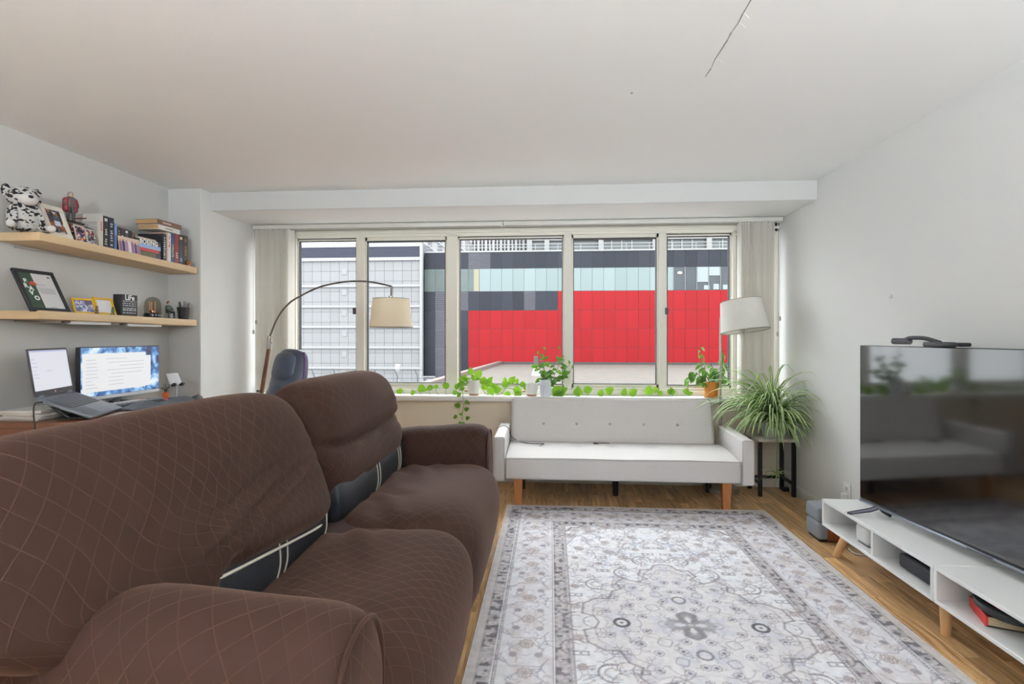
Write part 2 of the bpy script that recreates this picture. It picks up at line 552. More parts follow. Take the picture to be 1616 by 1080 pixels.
# ---------------------------------------------------------------- vertical blinds, two halves that part in the middle
M_slat = translucent('blind_fabric', (246, 244, 239), .5)
slat_me = None
def blind(x0, x1, sx0, sx1, n, ang, label, cordx, side):
    t = thing('vertical_blind', label, 'blind', ((x0 + x1) / 2, 4.62, 2.2), 0, 'vertical blinds over the window')
    cx = (x0 + x1) / 2
    MB().box(x0 - cx, x1 - cx, -.03, .03, .052, .09, .004, 2).build('head_rail', mat('blind_rail_enamel', (206, 204, 196), .4), t)
    MB().box(x0 - cx + .01, x1 - cx - .01, -.022, .022, .046, .053).build('rail_channel', mat('rail_channel_grey', (150, 148, 142), .5), t, False)  # channel under the rail, a darker grey than the rail
    global slat_me
    if slat_me is None:
        b = MB(); N = 8
        pr = [(-.0445 + .089 * k / N, .004 * math.sin(PI * k / N)) for k in range(N + 1)]
        loop = pr + [(x, y - .0012) for x, y in reversed(pr)]
        b.poly([(x, y, -1.435) for x, y in loop], (0, 0, 1.455))
        slat_me = b.mesh('slat', True, 50)
    random.seed(int(abs(x0) * 10))
    for k in range(n):
        f = k / (n - 1)
        o = link('slat', slat_me, M_slat, t)
        o.location = (sx0 + (sx1 - sx0) * f - cx, random.uniform(-.004, .004), .028)
        o.rotation_euler = (0, 0, math.radians(ang + random.uniform(-9, 9)))
    for q, (dx, zl) in enumerate(cordx):
        MB().tube([(dx - cx, -.04, .06), (dx - cx, -.04, zl - 2.2)], .0016, 6).build('cord', mat('white_cord', (225, 224, 220), .7), t)
        MB().lathe([(0, 0), (.008, .003), (.009, .03), (.004, .038), (0, .038)], 10, None, (dx - cx, -.04, zl - 2.2 - .03)).build('tassel', mat('cord_tassel', (170, 166, 158), .5), t)
    return t
midx = at_y(794, 353, 4.6).x
blind(-2.70, midx - .003, at_y(408, 531, 4.62).x, at_y(460, 531, 4.62).x, 16, 79, 'grey-white vertical blind gathered at the left end beside the arc lamp',
      [(-2.685, 1.33), (-2.66, 1.42)], 0)
blind(midx + .003, 1.955, at_y(1166, 531, 4.62).x, at_y(1218, 531, 4.62).x, 16, 100, 'cream vertical blind gathered at the right end above the spider plant',
      [(1.925, 1.44), (1.905, 1.31)], 1)
# ================================================================== OUTSIDE
struct(MB().box(-120, 120, 8, 200, -14.2, -14).build('ground', mat('asphalt', (120, 120, 122), .9, .1, 1)))
M_joint = mat('facade_joint_grey', (112, 112, 116), .8, spec=.1)
M_navy = mat('dark_glazed_panel', (43, 45, 51), .35, .12, .8, .02, 1.5, randomize=.15, spec=.12)
M_louv = mat('grey_louvre_panel', (78, 78, 83), .5, .06, 2, randomize=.05, spec=.1)
M_red = mat('red_glazed_panel', (126, 25, 29), .42, .09, .5, .03, 1.2, randomize=.05, spec=.12)
M_mint = mat('pale_green_blind_glass', (112, 123, 123), .3, .05, .6, randomize=.06, spec=.15)
M_green = mat('grey_green_glass', (82, 90, 88), .25, .22, .9, randomize=.12, spec=.15)
M_white_panel = mat('white_metal_panel', (120, 120, 121), .55, .03, .4, randomize=.03, spec=.1)
M_white_ledge = mat('pale_ledge_metal', (134, 134, 134), .5, spec=.1)
M_dkband = mat('roof_louvre_grey', (66, 68, 78), .5, .05, 1, spec=.1)

def office(name, label, cat, y, x0, x1, z0, z1, m, group=None):
    t = thing(name, label, cat, ((x0 + x1) / 2, y, z0), 0, group)
    cx = (x0 + x1) / 2
    MB().box(x0 - cx, x1 - cx, .06, 14, 0, z1 - z0).build('wall', m, t, False)
    return t, cx, z0

# ---- red, black and glass office block
YR = 50.0
ux = lambda u: at_y(u, 531, YR).x
vz = lambda v: at_y(800, v, YR).z
X0 = ux(739); W = ux(739 + 17.5) - X0
XA = at_y(664, 531, 49.0).x + .25
tR, cR, zR = office('office_block', 'office block with red panels, a pale glass storey and dark bands across the street', 'building', YR, XA, ux(739) + 30 * W, -14, vz(398), M_joint)
rows = [(398, 424), (424, 460), (460, 490), (490, 519), (519, 549), (549, 579), (579, 610)]
pm = {}
def panel(parent, x, z, w, h, m, name='panel', d=.06, y=0.0):
    key = (name, round(w, 2), round(h, 2), m.name)
    if key not in pm:
        g_ = .012
        b = MB().box(g_, w - g_, 0, d, g_, h - g_)
        if m is M_louv:
            n = 9
            b = MB().box(.02, w - .02, .03, d, .02, h - .02)
            for k in range(n):
                z0 = .05 + (h - .1) * k / n
                b.box(.04, w - .04, 0, .03, z0, z0 + (h - .1) / n * .6)
        me = b.mesh(name, False); me.materials.append(m); pm[key] = me
    o = link(name, pm[key], None, parent); o.location = (x, y, z)
    return o
for c in range(-5, 26):
    x = X0 + c * W; w = W
    if c == -5:
        w = X0 - 4 * W - XA; x = XA
        if w < .2: continue
    for r, (va, vb) in enumerate(rows):
        z, h = vz(vb), vz(va) - vz(vb)
        if r >= 6 and c > 3: continue
        nm = 'panel'
        if r == 0: m = M_louv if c in (0, 1) else M_navy
        elif r == 1:
            nm = 'window_pane'
            m = M_green if c <= 0 else M_mint
            if c >= 18: m = None
        elif r == 2: m = M_red if c >= 8 else (M_louv if c in (-1, 5, -3) else M_navy)
        elif r in (3, 4, 5, 6): m = M_red if c >= 0 else (M_louv if c in (-3, -2) else M_navy)
        if m is None: continue
        panel(tR, x - cR, z - zR, w, h, m, nm)
# open storey at the right end: rooms seen through clear panes
zg0, zg1 = vz(460) - zR, vz(424) - zR
xo0, xo1 = X0 + 18 * W - cR, X0 + 26 * W - cR
MB().box(xo0, xo1, .02, .055, zg0, zg1).build('room_back', mat('office_interior', (62, 66, 70), .8, .35, .5), tR, False)
M_bl = mat('white_roller_blind', (120, 128, 128), .6)
for k, (f0, f1) in enumerate(((0, 0), (.0, 0), (.35, 1), (.62, 1), (0, 0), (.0, 0), (0, 0), (.8, 1))):
    xx = xo0 + k * W
    if f1: MB().box(xx + .05, xx + W - .05, -.01, .02, zg0 + (zg1 - zg0) * f0, zg1 - .02).build('roller_blind', M_bl, tR, False)
    MB().box(xx - .03, xx + .03, -.03, .03, zg0, zg1).build('window_post', M_joint, tR, False)
for k, dz in ((2.6, .1), (3.4, .16), (4.2, .12), (5.3, .2), (6.4, .15)):
    MB().box(xo0 + k * W, xo0 + k * W + .5, -.01, .02, zg0 + .05, zg0 + .25 + dz * 2).build('office_desk', M_bl, tR, False)
for k in (.55, 5.2):
    MB().ball((xo0 + k * W, -.02, zg1 - .55), .16, squash=(1.3, .3, .6)).build('office_lamp', mat('office_lamp_glow', (255, 240, 210), .5, emit=(255, 235, 200), estr=2.2), tR)
# cream curtain behind one pane, and coping
MB().box(X0 + .5 * W - cR, X0 + W - .03 - cR, -.01, .0, zg0 + .03, zg1 - .03).build('curtain', mat('cream_curtain', (124, 120, 100), .8), tR, False)
zt = vz(398) - zR
MB().box(XA - cR, X0 + 30 * W - cR, -.05, .6, zt, zt + .14).build('coping', M_white_ledge, tR, False)
# roof railing
rl = thing('roof_railing', 'thin steel railing along the roof edge of the red office block', 'railing', (cR, YR + .25, vz(398) + .14))
zr = vz(386) - vz(398) - .1
for z in (zr, zr * .5):
    MB().tube([(XA - cR, 0, z), (X0 + 26 * W - cR, 0, z)], .035, 6).build('rail', mat('steel_rail', (120, 122, 124), .4), rl)
post = MB().tube([(0, 0, 0), (0, 0, zr)], .03, 6).mesh('post')
for c in range(-4, 26, 2):
    o = link('post', post, MATS['steel_rail'], rl); o.location = (X0 + c * W - cR, 0, 0)

# ---- white panelled building on the left
YA = 49.0
uxA = lambda u: at_y(u, 531, YA).x
vzA = lambda v: at_y(565, v, YA).z
WA = uxA(664) - uxA(664 - 14.45)
tA, cA, zA = office('panelled_building', 'white metal-panelled building with a dark louvre band at its roof', 'building', YA, uxA(664 - 14.45 * 17), uxA(664), -14, vzA(384), mat('pale_panel_joint', (100, 101, 105), .8, spec=.1))
for r in range(13):
    va = 412 + 16.15 * r; vb = va + 16.15
    for c in range(17):
        panel(tA, uxA(664) - (c + 1) * WA - cA, vzA(vb) - zA, WA, vzA(va) - vzA(vb), M_white_panel)
for r in range(6):
    v = 451.5 + 32.3 * r
    MB().box(uxA(664 - 14.45 * 17) - cA, uxA(664) - cA, -.12, .02, vzA(v) - zA - .11, vzA(v) - zA + .11).build('ledge', M_white_ledge, tA, False)
for r in range(6):
    v = 428 + 32.6 * r
    x = uxA(539) - cA; z = vzA(v + 6) - zA
    MB().box(x, x + .52, -.03, .02, z, z + .66, .03, 1).build('vent_cover', mat('white_vent_cover', (124, 124, 124), .6, spec=.1), tA)
lx0, lx1 = uxA(664 - 14.45 * 17) - cA, uxA(664) - cA
MB().box(lx0, lx1, -.05, .02, vzA(407) - zA, vzA(390.5) - zA).build('louvre_band', M_dkband, tA, False)
for k in range(7):
    z = vzA(407) - zA + (vzA(390.5) - vzA(407)) * (k + .3) / 7
    MB().box(lx0, lx1, -.1, -.05, z, z + .05).build('louvre', M_dkband, tA, False)
MB().box(lx0, lx1, -.14, .02, vzA(412) - zA, vzA(407) - zA).build('ledge', M_white_ledge, tA, False)
MB().box(lx0, lx1 + .1, -.14, .5, vzA(390.5) - zA, vzA(384) - zA).build('parapet', M_white_ledge, tA, False)
MB().box(lx1 - .05, lx1 + .18, -.2, .3, 0, vzA(388) - zA).build('corner_post', M_white_ledge, tA, False)

# ---- towers further back
YT = 80.0
uxT = lambda u: at_y(u, 531, YT).x
vzT = lambda v: at_y(800, v, YT).z
tT, cT, zT = office('striped_tower', 'tower with narrow white fins between dark windows beyond the roof railing', 'building', YT, uxT(737), uxT(834), -14, 40, mat('tower_window_dark', (60, 62, 68), .4, .2, .3))
for k in range(17):
    x = uxT(738 + 5.9 * k) - cT
    fw = .34 if k % 2 else .2
    MB().box(x - fw / 2, x + fw / 2, -.5, .06, 0, 54).build('fin', mat('white_fin', (140, 139, 137), .6), tT, False)
for k in range(4):
    z = vzT(396 - 9 * k) - zT
    MB().box(uxT(737) - cT, uxT(834) - cT, -.1, .06, z - .5, z).build('spandrel', mat('grey_spandrel', (90, 90, 94), .6), tT, False)
YU = 76.0
uxU = lambda u: at_y(u, 531, YU).x
vzU = lambda v: at_y(950, v, YU).z
tU, cU, zU = office('concrete_tower', 'grey office tower with wide windows and pale columns behind the railing', 'building', YU, uxU(834), uxU(1230), -14, 34, mat('tower_glass_grey', (72, 76, 76), .35, .35, .25))
for u in (836, 863, 948, 1033, 1118, 1200):
    x = uxU(u) - cU
    MB().box(x - .35, x + .35, -.5, .06, 0, 48).build('column', mat('pale_column', (122, 121, 119), .7), tU, False)
for k in range(3):
    z = vzU(377 - 22 * k) - zU
    MB().box(uxU(834) - cU, uxU(1230) - cU, -.3, .06, z - .2, z + .5).build('floor_slab', MATS['pale_column'], tU, False)
for u in (900, 965, 981, 997, 1060, 1076, 1092, 1140, 1170):
    x = uxU(u) - cU
    MB().box(x - .09, x + .09, -.1, .06, 0, 48).build('window_post', MATS['pale_column'], tU, False)
# pale lattice stair tower between the two blocks
YS = 70.0
s0, s1 = at_y(655, 400, YS), at_y(734, 400, YS)
st = thing('far_slab_building', 'pale hazy building seen between the two rooftops', 'building', ((s0.x + s1.x) / 2, YS, -14))
hw = (s1.x - s0.x) / 2
MB().box(-hw, hw, 0, 8, 0, 14 + at_y(700, 372, YS).z).build('wall', mat('hazy_wall', (130, 130, 129), .8, .08, .2), st, False)
for k in range(5):
    MB().box(-hw + .4 + k * hw * .4, -hw + .9 + k * hw * .4, -.08, 0, 20, 14 + at_y(700, 374, YS).z).build('window_strip', MATS['grey_spandrel'], st, False)
for k in range(3):
    MB().tube([(-hw + k * 2, -.2, 14 + at_y(700, 372, YS).z), (-hw + 3 + k * 2, -.2, 14 + at_y(700, 398, YS).z)], .07, 6).build('brace', mat('brace_steel', (150, 150, 150), .5), st)

# ---- gravel flat roof below the window
ZR0 = -1.37
lf = at_z(799, 573, ZR0); ln_ = at_z(752, 588, ZR0)
rf = thing('flat_gravel_roof', 'flat gravel roof below the windows in front of the red panels', 'roof', (10, 37, -14))
yn, yf = 22.0, 49.9
def edge_x(y): return lf.x + (ln_.x - lf.x) * (lf.y - y) / (lf.y - ln_.y)
xa, xb = edge_x(yf), edge_x(yn)
M_gravel = mat('beige_gravel', (74, 68, 62), .95, .42, 2.5, .6, 14)
MB().poly([(xa - 10, yf - 37, 12), (xb - 10, yn - 37, 12), (30, yn - 37, 12), (30, yf - 37, 12)], (0, 0, .63)).build('gravel_bed', M_gravel, rf, False)
MB().poly([(xa - 10.4, yf - 37, 0), (xb - 10.4, yn - 37, 0), (30.4, yn - 37, 0), (30.4, yf - 37, 0)], (0, 0, 12)).build('wall', mat('brick_side', (150, 120, 110), .8, .1, 2), rf, False)
MB().poly([(xa - 10.45, yf - 37, 12), (xb - 10.45, yn - 37, 12), (xb - 10, yn - 37, 12), (xa - 10, yf - 37, 12)], (0, 0, .9)).build('parapet', mat('roof_flashing', (92, 80, 76), .6), rf, False)
MB().box(xa - 10, 30, yf - 37.25, yf - 37, 12, 12.85).build('flashing', mat('dark_flashing', (56, 50, 48), .6), rf, False)
vp = at_z(846, 593, ZR0)
vt = thing('roof_vent', 'small white roof vent with dark cap on the gravel roof', 'vent', vp)
MB().lathe([(0, 0), (.34, 0), (.14, .6), (.14, .8), (0, .8)], 14).build('cone', mat('vent_white', (130, 128, 125), .5), vt)
MB().lathe([(0, .7), (.16, .7), (.16, 1.3), (0, 1.3)], 14).build('cap', mat('vent_dark', (70, 62, 60), .6), vt)
# ---- sports court fence and hoop on the roof at the left
YF = 30.0
fz = at_y(560, 583, YF).z
fb = at_y(560, 640, YF).z
fn = thing('court_fence', 'fence of thin bent posts and wires in front of the white building', 'fence', (at_y(560, 600, YF).x, YF, fb))
fx = at_y(560, 600, YF).x
M_fence = mat('fence_steel', (60, 60, 62), .5)
for u in (424, 457, 496, 530, 563, 595, 627, 659):
    x = at_y(u, 600, YF).x - fx
    MB().tube([(x, 0, 0), (x, 0, at_y(u, 594, YF).z - fb), (x - .17, 0, fz - fb)], .03, 6).build('post', M_fence, fn)
for v in (583.5, 597):
    z = at_y(560, v, YF).z - fb
    MB().tube([(at_y(415, v, YF).x - fx, 0, z), (at_y(668, v, YF).x - fx, 0, z)], .016, 5).build('wire', M_fence, fn)
tc_ = struct(MB().box(-26, edge_x(30) - .8, 26, 48.8, -3.6, -3.3).build('terrace', mat('terrace_concrete', (100, 100, 102), .9, .08, .5)))
bp_ = at_y(677, 600, 33)
bb = thing('basketball_backboard', 'white outlined basketball backboard on the court below', 'backboard', bp_)
k = 33 / 830
def bar(x0, x1, z0, z1, nm='frame_bar', m=None):
    MB().box(x0 * k, x1 * k, -.03, .03, z0 * k, z1 * k).build(nm, m or mat('backboard_white', (150, 150, 152), .5), bb, False)
bar(-10.5, 10.5, 5, 6); bar(-10.5, 10.5, -5, -4); bar(-10.5, -9.5, -5, 6); bar(9.5, 10.5, -5, 6)
bar(-4, 4, 0.5, 1.5); bar(-4, -3, -4, 1.5); bar(3, 4, -4, 1.5)
MB().box(-9.5 * k, 9.5 * k, .0, .02, -4 * k, 5 * k).build('board', mat('backboard_clear', (72, 72, 76), .4), bb, False)
MB().tube([(.22 * math.cos(a * PI / 8), -.25 + .22 * math.sin(a * PI / 8), -4.3 * k) for a in range(17)], .02, 6).build('hoop', mat('hoop_orange', (214, 96, 60), .5), bb)
MB().tube([(0, .1, -4 * k), (0, .1, bp_.z * -1 - 3.3)], .06, 8).build('pole', M_fence, bb)
sp_ = at_y(628, 604, 33)
sl = thing('court_floodlight', 'white floodlight on a slim post beside the court fence', 'light', (sp_.x, 33, -3.3))
MB().tube([(0, 0, 0), (0, 0, sp_.z + 3.3 + .2)], .07, 8).build('post', mat('white_post', (136, 136, 136), .5), sl)
MB().box(-.14, .14, -.12, .12, at_y(628, 586, 33).z + 3.3, at_y(628, 575, 33).z + 3.3, .03, 2).build('lamp_head', MATS['white_post'], sl)
# ================================================================== FURNITURE
# ---------------------------------------------------------------- rug: printed pattern laid down as vertex colour
def make_rug():
    W_, L_ = 1.88, 3.2
    cxr, cyr = .615, 3.967 - L_ / 2
    res = .005
    qx = np.arange(0, W_ / 2 + res / 2, res)          # distance from the long axis
    qy = np.arange(0, L_ / 2 + res / 2, res)
    X, Y = np.meshgrid(qx, qy)
    rng = np.random.RandomState(7)
    def smooth_noise(step):
        gx, gy = int(W_ / 2 / step) + 3, int(L_ / 2 / step) + 3
        g = rng.rand(gy, gx)
        fx, fy = X / step, Y / step
        ix, iy = fx.astype(int), fy.astype(int)
        tx, ty = fx - ix, fy - iy
        tx, ty = tx * tx * (3 - 2 * tx), ty * ty * (3 - 2 * ty)
        return (g[iy, ix] * (1 - tx) + g[iy, ix + 1] * tx) * (1 - ty) + (g[iy + 1, ix] * (1 - tx) + g[iy + 1, ix + 1] * tx) * ty
    n1, n2, n3 = smooth_noise(.16), smooth_noise(.05), smooth_noise(.018)
    base = np.zeros(X.shape + (3,)) + np.array([236, 236, 240.])
    ex, ey = W_ / 2 - X, L_ / 2 - Y
    e = np.minimum(ex, ey)                             # distance from the edge
    along = np.where(ex < ey, Y, X)
    cream, blue = np.array([218, 209, 203.]), np.array([212, 215, 226.])
    m = np.clip((n1 - .45) * 2.2, 0, 1)[..., None] * .35
    base = base * (1 - m) + cream * m
    m = np.clip((n2 - .55) * 2.5, 0, 1)[..., None] * .4
    base = base * (1 - m) + blue * m
    def blend(mask, col, k):
        nonlocal base
        mm = np.clip(mask, 0, 1)[..., None] * k
        base = base * (1 - mm) + np.array(col, float) * mm
    def band(a, b): return ((e >= a) & (e < b)).astype(float)
    # plain selvage
    blend(band(0, .036), (206, 199, 196), .9)
    # the two dark guard stripes with pale medallions
    for a, b, per in ((.04, .098, .088), (.345, .40, .082)):
        s = band(a, b)
        blend(s, (136, 130, 134), .6)
        mid = (a + b) / 2; hw = (b - a) / 2
        ph = ((along / per) % 1.0 - .5) * per
        r = np.sqrt((ph / .6) ** 2 + ((e - mid)) ** 2)
        blend(s * (r < hw * .72), (222, 214, 212), .8)
        blend(s * (r < hw * .22), (112, 104, 106), .8)
        ph2 = ((along / per + .5) % 1.0 - .5) * per
        blend(s * (np.abs(ph2) < .008) * (np.abs(e - mid) < hw * .8), (196, 190, 192), .7)
        blend(s * (n3 > .62), (206, 200, 202), .6)
        blend(s * (n3 < .3), (84, 78, 84), .6)
    for a in (.038, .1, .112, .333, .342, .402, .414):
        blend(band(a, a + .0065), (146, 138, 140), .6)
    dash = ((along / .014) % 1.0 < .5)
    blend(band(.104, .111) * dash, (120, 114, 120), .6); blend(band(.405, .413) * dash, (120, 114, 120), .6)
    blend(band(.115, .332), (224, 222, 227), .55)
    blend(band(.115, .332) * np.clip((n2 - .5) * 3, 0, 1), (206, 192, 188), .4)
    # strokes
    def stroke(pts, w=.005, col=(118, 112, 124), k=.5):
        for (x0, y0), (x1, y1) in zip(pts, pts[1:]):
            ax, bx = min(x0, x1) - w * 2, max(x0, x1) + w * 2
            ay, by = min(y0, y1) - w * 2, max(y0, y1) + w * 2
            i0, i1 = max(0, int(ax / res)), min(len(qx), int(bx / res) + 2)
            j0, j1 = max(0, int(ay / res)), min(len(qy), int(by / res) + 2)
            if i0 >= i1 or j0 >= j1: continue
            sx, sy = X[j0:j1, i0:i1], Y[j0:j1, i0:i1]
            dx, dy = x1 - x0, y1 - y0
            t = np.clip(((sx - x0) * dx + (sy - y0) * dy) / max(1e-9, dx * dx + dy * dy), 0, 1)
            d = np.hypot(sx - x0 - t * dx, sy - y0 - t * dy)
            a = np.clip(1.3 - d / w, 0, 1)[..., None] * k
            base[j0:j1, i0:i1] = base[j0:j1, i0:i1] * (1 - a) + np.array(col, float) * a
    def blob(x, y, r, col, k=.5):
        i0, i1 = max(0, int((x - r) / res)), min(len(qx), int((x + r) / res) + 2)
        j0, j1 = max(0, int((y - r) / res)), min(len(qy), int((y + r) / res) + 2)
        if i0 >= i1 or j0 >= j1: return
        d = np.hypot(X[j0:j1, i0:i1] - x, Y[j0:j1, i0:i1] - y)
        a = np.clip((r - d) / (r * .5), 0, 1)[..., None] * k
        base[j0:j1, i0:i1] = base[j0:j1, i0:i1] * (1 - a) + np.array(col, float) * a
    def ring(x, y, r, n=14, w=.004, col=(118, 112, 124), k=.6, a0=0, a1=2 * PI, wob=0, f=5):
        stroke([(x + (r + wob * math.sin(f * (a0 + (a1 - a0) * i / n))) * math.cos(a0 + (a1 - a0) * i / n),
                 y + (r + wob * math.sin(f * (a0 + (a1 - a0) * i / n))) * math.sin(a0 + (a1 - a0) * i / n)) for i in range(n + 1)], w, col, k)
    def flower(x, y, r, col=(122, 112, 120)):
        blob(x, y, r * 1.7, (216, 198, 188), .4)
        ring(x, y, r, 24, .0032, col, .42, wob=r * .16, f=8)
        ring(x, y, r * .5, 10, .003, col, .4); blob(x, y, r * .3, (96, 92, 104), .55)
    def sprig(x, y, ang, ln, col=(150, 148, 166)):
        pts = []; a = ang
        for i in range(7):
            pts.append((x, y)); x += ln / 6 * math.cos(a); y += ln / 6 * math.sin(a); a += .28 * rng.choice([-1, 1, 1])
            if i in (2, 4):
                for s in (-1, 1):
                    stroke([(x, y), (x + .035 * math.cos(a + s), y + .035 * math.sin(a + s))], .0035, col, .55)
        stroke(pts, .004, col, .55)
    D = (96, 92, 100)
    # centre: knotted cross
    for r, w in ((.05, .012), (.05, .012), (.032, .009)):
        stroke([(0, r + .055), (r * .7, r + .03), (r * .55, .02), (.02, r * .55), (r + .03, r * .7), (r + .055, 0)], w, (70, 68, 76), .8)
    blob(0, 0, .02, (70, 68, 76), .5)
    ring(0, 0, .018, 10, .005, (70, 68, 76), .8)
    # medallion outline (quarter) scalloped
    med = [(0, .62), (.05, .60), (.07, .55), (.13, .54), (.15, .48), (.11, .44), (.17, .40), (.24, .43), (.28, .38), (.26, .32), (.31, .29), (.33, .22), (.40, .21), (.46, .16), (.47, .07), (.42, .05), (.40, 0)]
    inside = np.zeros(X.shape, bool)
    poly = med + [(0, 0)]
    for (xa, ya), (xb, yb) in zip(poly, poly[1:] + poly[:1]):
        c = ((ya > Y) != (yb > Y))
        with np.errstate(divide='ignore', invalid='ignore'):
            inside ^= c & (X < (xb - xa) * (Y - ya) / (yb - ya + 1e-12) + xa)
    blend(inside * 1.0, (218, 213, 214), .5)
    blend(inside * np.clip((n2 - .5) * 3, 0, 1), (206, 206, 218), .5)
    stroke(med, .0055, (122, 114, 118), .65)
    stroke([(x * .9, y * .9) for x, y in med], .004, (168, 160, 166), .5)
    ring(.3, .0, .032, 14, .008, (74, 72, 82), .8); blob(.3, .0, .011, (92, 88, 98), .7)
    ring(.0, .22, .03, 12, .006, D, .6); ring(.14, .14, .03, 20, .003, D, .35, wob=.004, f=4); ring(.1, .27, .026, 20, .003, D, .35, wob=.003, f=4)
    for (x, y) in ((.08, .2), (.2, .06), (.18, .22), (.09, .34), (.03, .40), (.24, .16), (.05, .13), (.36, .1), (.02, .3), (.2, .33)):
        blob(x, y, .012, (86, 88, 108), .7); ring(x, y, .02, 8, .003, (150, 140, 146), .6)
    # hooks round the medallion
    for (x, y, a) in ((.22, .50, .6), (.38, .36, .2), (.52, .2, -.3), (.10, .66, 1.1), (.5, .02, .0)):
        ring(x, y, .055, 10, .005, (122, 114, 118), .65, a - 2.2, a + 1.6)
        ring(x, y, .03, 8, .004, (150, 142, 150), .55, a - 2.0, a + 2.2)
    # field scatter
    pts = []
    tries = 0
    while len(pts) < 46 and tries < 4000:
        tries += 1
        x, y = rng.uniform(.02, .50), rng.uniform(.1, 1.17)
        i, j = int(x / res), int(y / res)
        if inside[j, i] or any(math.hypot(x - a, y - b) < .085 for a, b in pts): continue
        pts.append((x, y))
        kx = rng.rand()
        if kx < .4: flower(x, y, rng.uniform(.014, .025))
        elif kx < .75: sprig(x, y, rng.uniform(0, 6.28), rng.uniform(.09, .16))
        else:
            stroke([(x - .03, y - .012), (x + .03, y - .012), (x + .03, y + .012), (x - .03, y + .012), (x - .03, y - .012)], .004, D, .5); blob(x, y, .008, D, .6)
        sprig(x + .03, y + .02, rng.uniform(0, 6.28), .08, (166, 156, 164))
    # fine curling tendrils everywhere in the field
    for _ in range(230):
        x, y = rng.uniform(0, .52), rng.uniform(0, 1.18)
        a, cu_ = rng.uniform(0, 6.28), rng.uniform(-70, 70)
        pts_ = []
        for i in range(int(rng.randint(5, 11))):
            pts_.append((x, y)); x += .009 * math.cos(a); y += .009 * math.sin(a); a += cu_ * .009 * (1 + i * .12)
        stroke(pts_, .0032, [(150, 146, 164), (160, 148, 146), (126, 120, 130)][rng.randint(3)], rng.uniform(.22, .5))
        if rng.rand() < .35: blob(x, y, .008, [(110, 110, 130), (140, 120, 112)][rng.randint(2)], .5)
    for _ in range(150):
        k0 = rng.uniform(0, 1.5); o0 = rng.uniform(.13, .32)
        x, y = (W_ / 2 - o0, k0) if rng.rand() < .65 else (min(k0, .9), L_ / 2 - o0)
        a, cu_ = rng.uniform(0, 6.28), rng.uniform(-80, 80)
        pts_ = []
        for i in range(6):
            pts_.append((x, y)); x += .008 * math.cos(a); y += .008 * math.sin(a); a += cu_ * .009
        stroke(pts_, .003, [(150, 146, 164), (160, 148, 146)][rng.randint(2)], .4)
    # corner spandrels
    stroke([(.12, 1.17), (.3, 1.14), (.36, 1.06), (.46, 1.0), (.52, .86)], .006, (150, 140, 142), .6)
    stroke([(.14, 1.18), (.31, 1.155), (.375, 1.075), (.475, 1.015), (.53, .88)], .004, (170, 160, 164), .5)
    for x, y in ((.46, 1.1), (.38, 1.15), (.5, 1.0), (.25, 1.17)):
        flower(x, y, .026)
    stroke([(.40, 1.19), (.44, 1.15), (.48, 1.15), (.50, 1.10), (.52, 1.08)], .008, (96, 92, 104), .7)
    # wide border motifs
    for horiz in (0, 1):
        length = L_ / 2 if not horiz else W_ / 2
        k = .0
        while k < length:
            off = .225
            P = (lambda a, b: (W_ / 2 - b, a)) if not horiz else (lambda a, b: (a, L_ / 2 - b))
            if k < length - .12:
                x, y = P(k, off); flower(x, y, .027)
                for s in (-1, 1):
                    x, y = P(k + .075, off + s * .052); flower(x, y, .014, (140, 132, 146))
                    a = P(k, off + s * .03); b = P(k + .04, off + s * .07); c = P(k + .09, off + s * .05)
                    stroke([a, b, c], .004, (156, 150, 166), .55)
                    x, y = P(k + .13, off + s * .075); sprig(x, y, rng.uniform(0, 6.28), .07)
                stroke([P(k + .1, off - .09), P(k + .15, off - .06), P(k + .15, off + .06), P(k + .1, off + .09)], .004, (160, 150, 160), .55)
            k += .19
    base = base + (n3[..., None] - .5) * 16 + (rng.rand(*X.shape)[..., None] - .5) * 10
    base = np.clip(base, 0, 255) / 255.0
    linc = np.where(base <= .04045, base / 12.92, ((base + .055) / 1.055) ** 2.4)
    full = np.concatenate([linc[:, :0:-1], linc], axis=1)
    full = np.concatenate([full[:0:-1], full], axis=0)
    ny, nx = full.shape[:2]
    xs = np.linspace(-W_ / 2, W_ / 2, nx); ys = np.linspace(-L_ / 2, L_ / 2, ny)
    gx, gy = np.meshgrid(xs, ys)
    co = np.zeros((ny * nx, 3)); co[:, 0] = gx.ravel(); co[:, 1] = gy.ravel()
    co[:, 2] = .007 + .0012 * np.sin(gx.ravel() * 5) * np.sin(gy.ravel() * 3.1)
    idx = np.arange(ny * nx).reshape(ny, nx)
    quads = np.stack([idx[:-1, :-1], idx[:-1, 1:], idx[1:, 1:], idx[1:, :-1]], -1).reshape(-1, 4)
    me = bpy.data.meshes.new('pile')
    me.vertices.add(ny * nx); me.vertices.foreach_set('co', co.ravel())
    me.loops.add(quads.size); me.loops.foreach_set('vertex_index', quads.ravel().astype(np.int32))
    me.polygons.add(len(quads)); me.polygons.foreach_set('loop_start', np.arange(0, quads.size, 4, dtype=np.int32))
    me.update(calc_edges=True)
    at = me.color_attributes.new('print', 'FLOAT_COLOR', 'POINT')
    rgba = np.ones((ny * nx, 4), np.float32); rgba[:, :3] = full.reshape(-1, 3)
    at.data.foreach_set('color', rgba.ravel())
    m = mat('printed_rug_pile', (200, 200, 200), .95, bump=.25, bscale=420)
    nt = m.node_tree
    ca = nt.nodes.new('ShaderNodeVertexColor'); ca.layer_name = 'print'
    nt.links.new(ca.outputs[0], nt.nodes['Principled BSDF'].inputs['Base Color'])
    nt.nodes['Principled BSDF'].inputs['Specular IOR Level'].default_value = .1
    t = thing('area_rug', 'pale grey patterned rug with dark guard stripes in front of the white sofa bed', 'rug', (cxr, cyr, 0))
    link('pile', me, m, t)
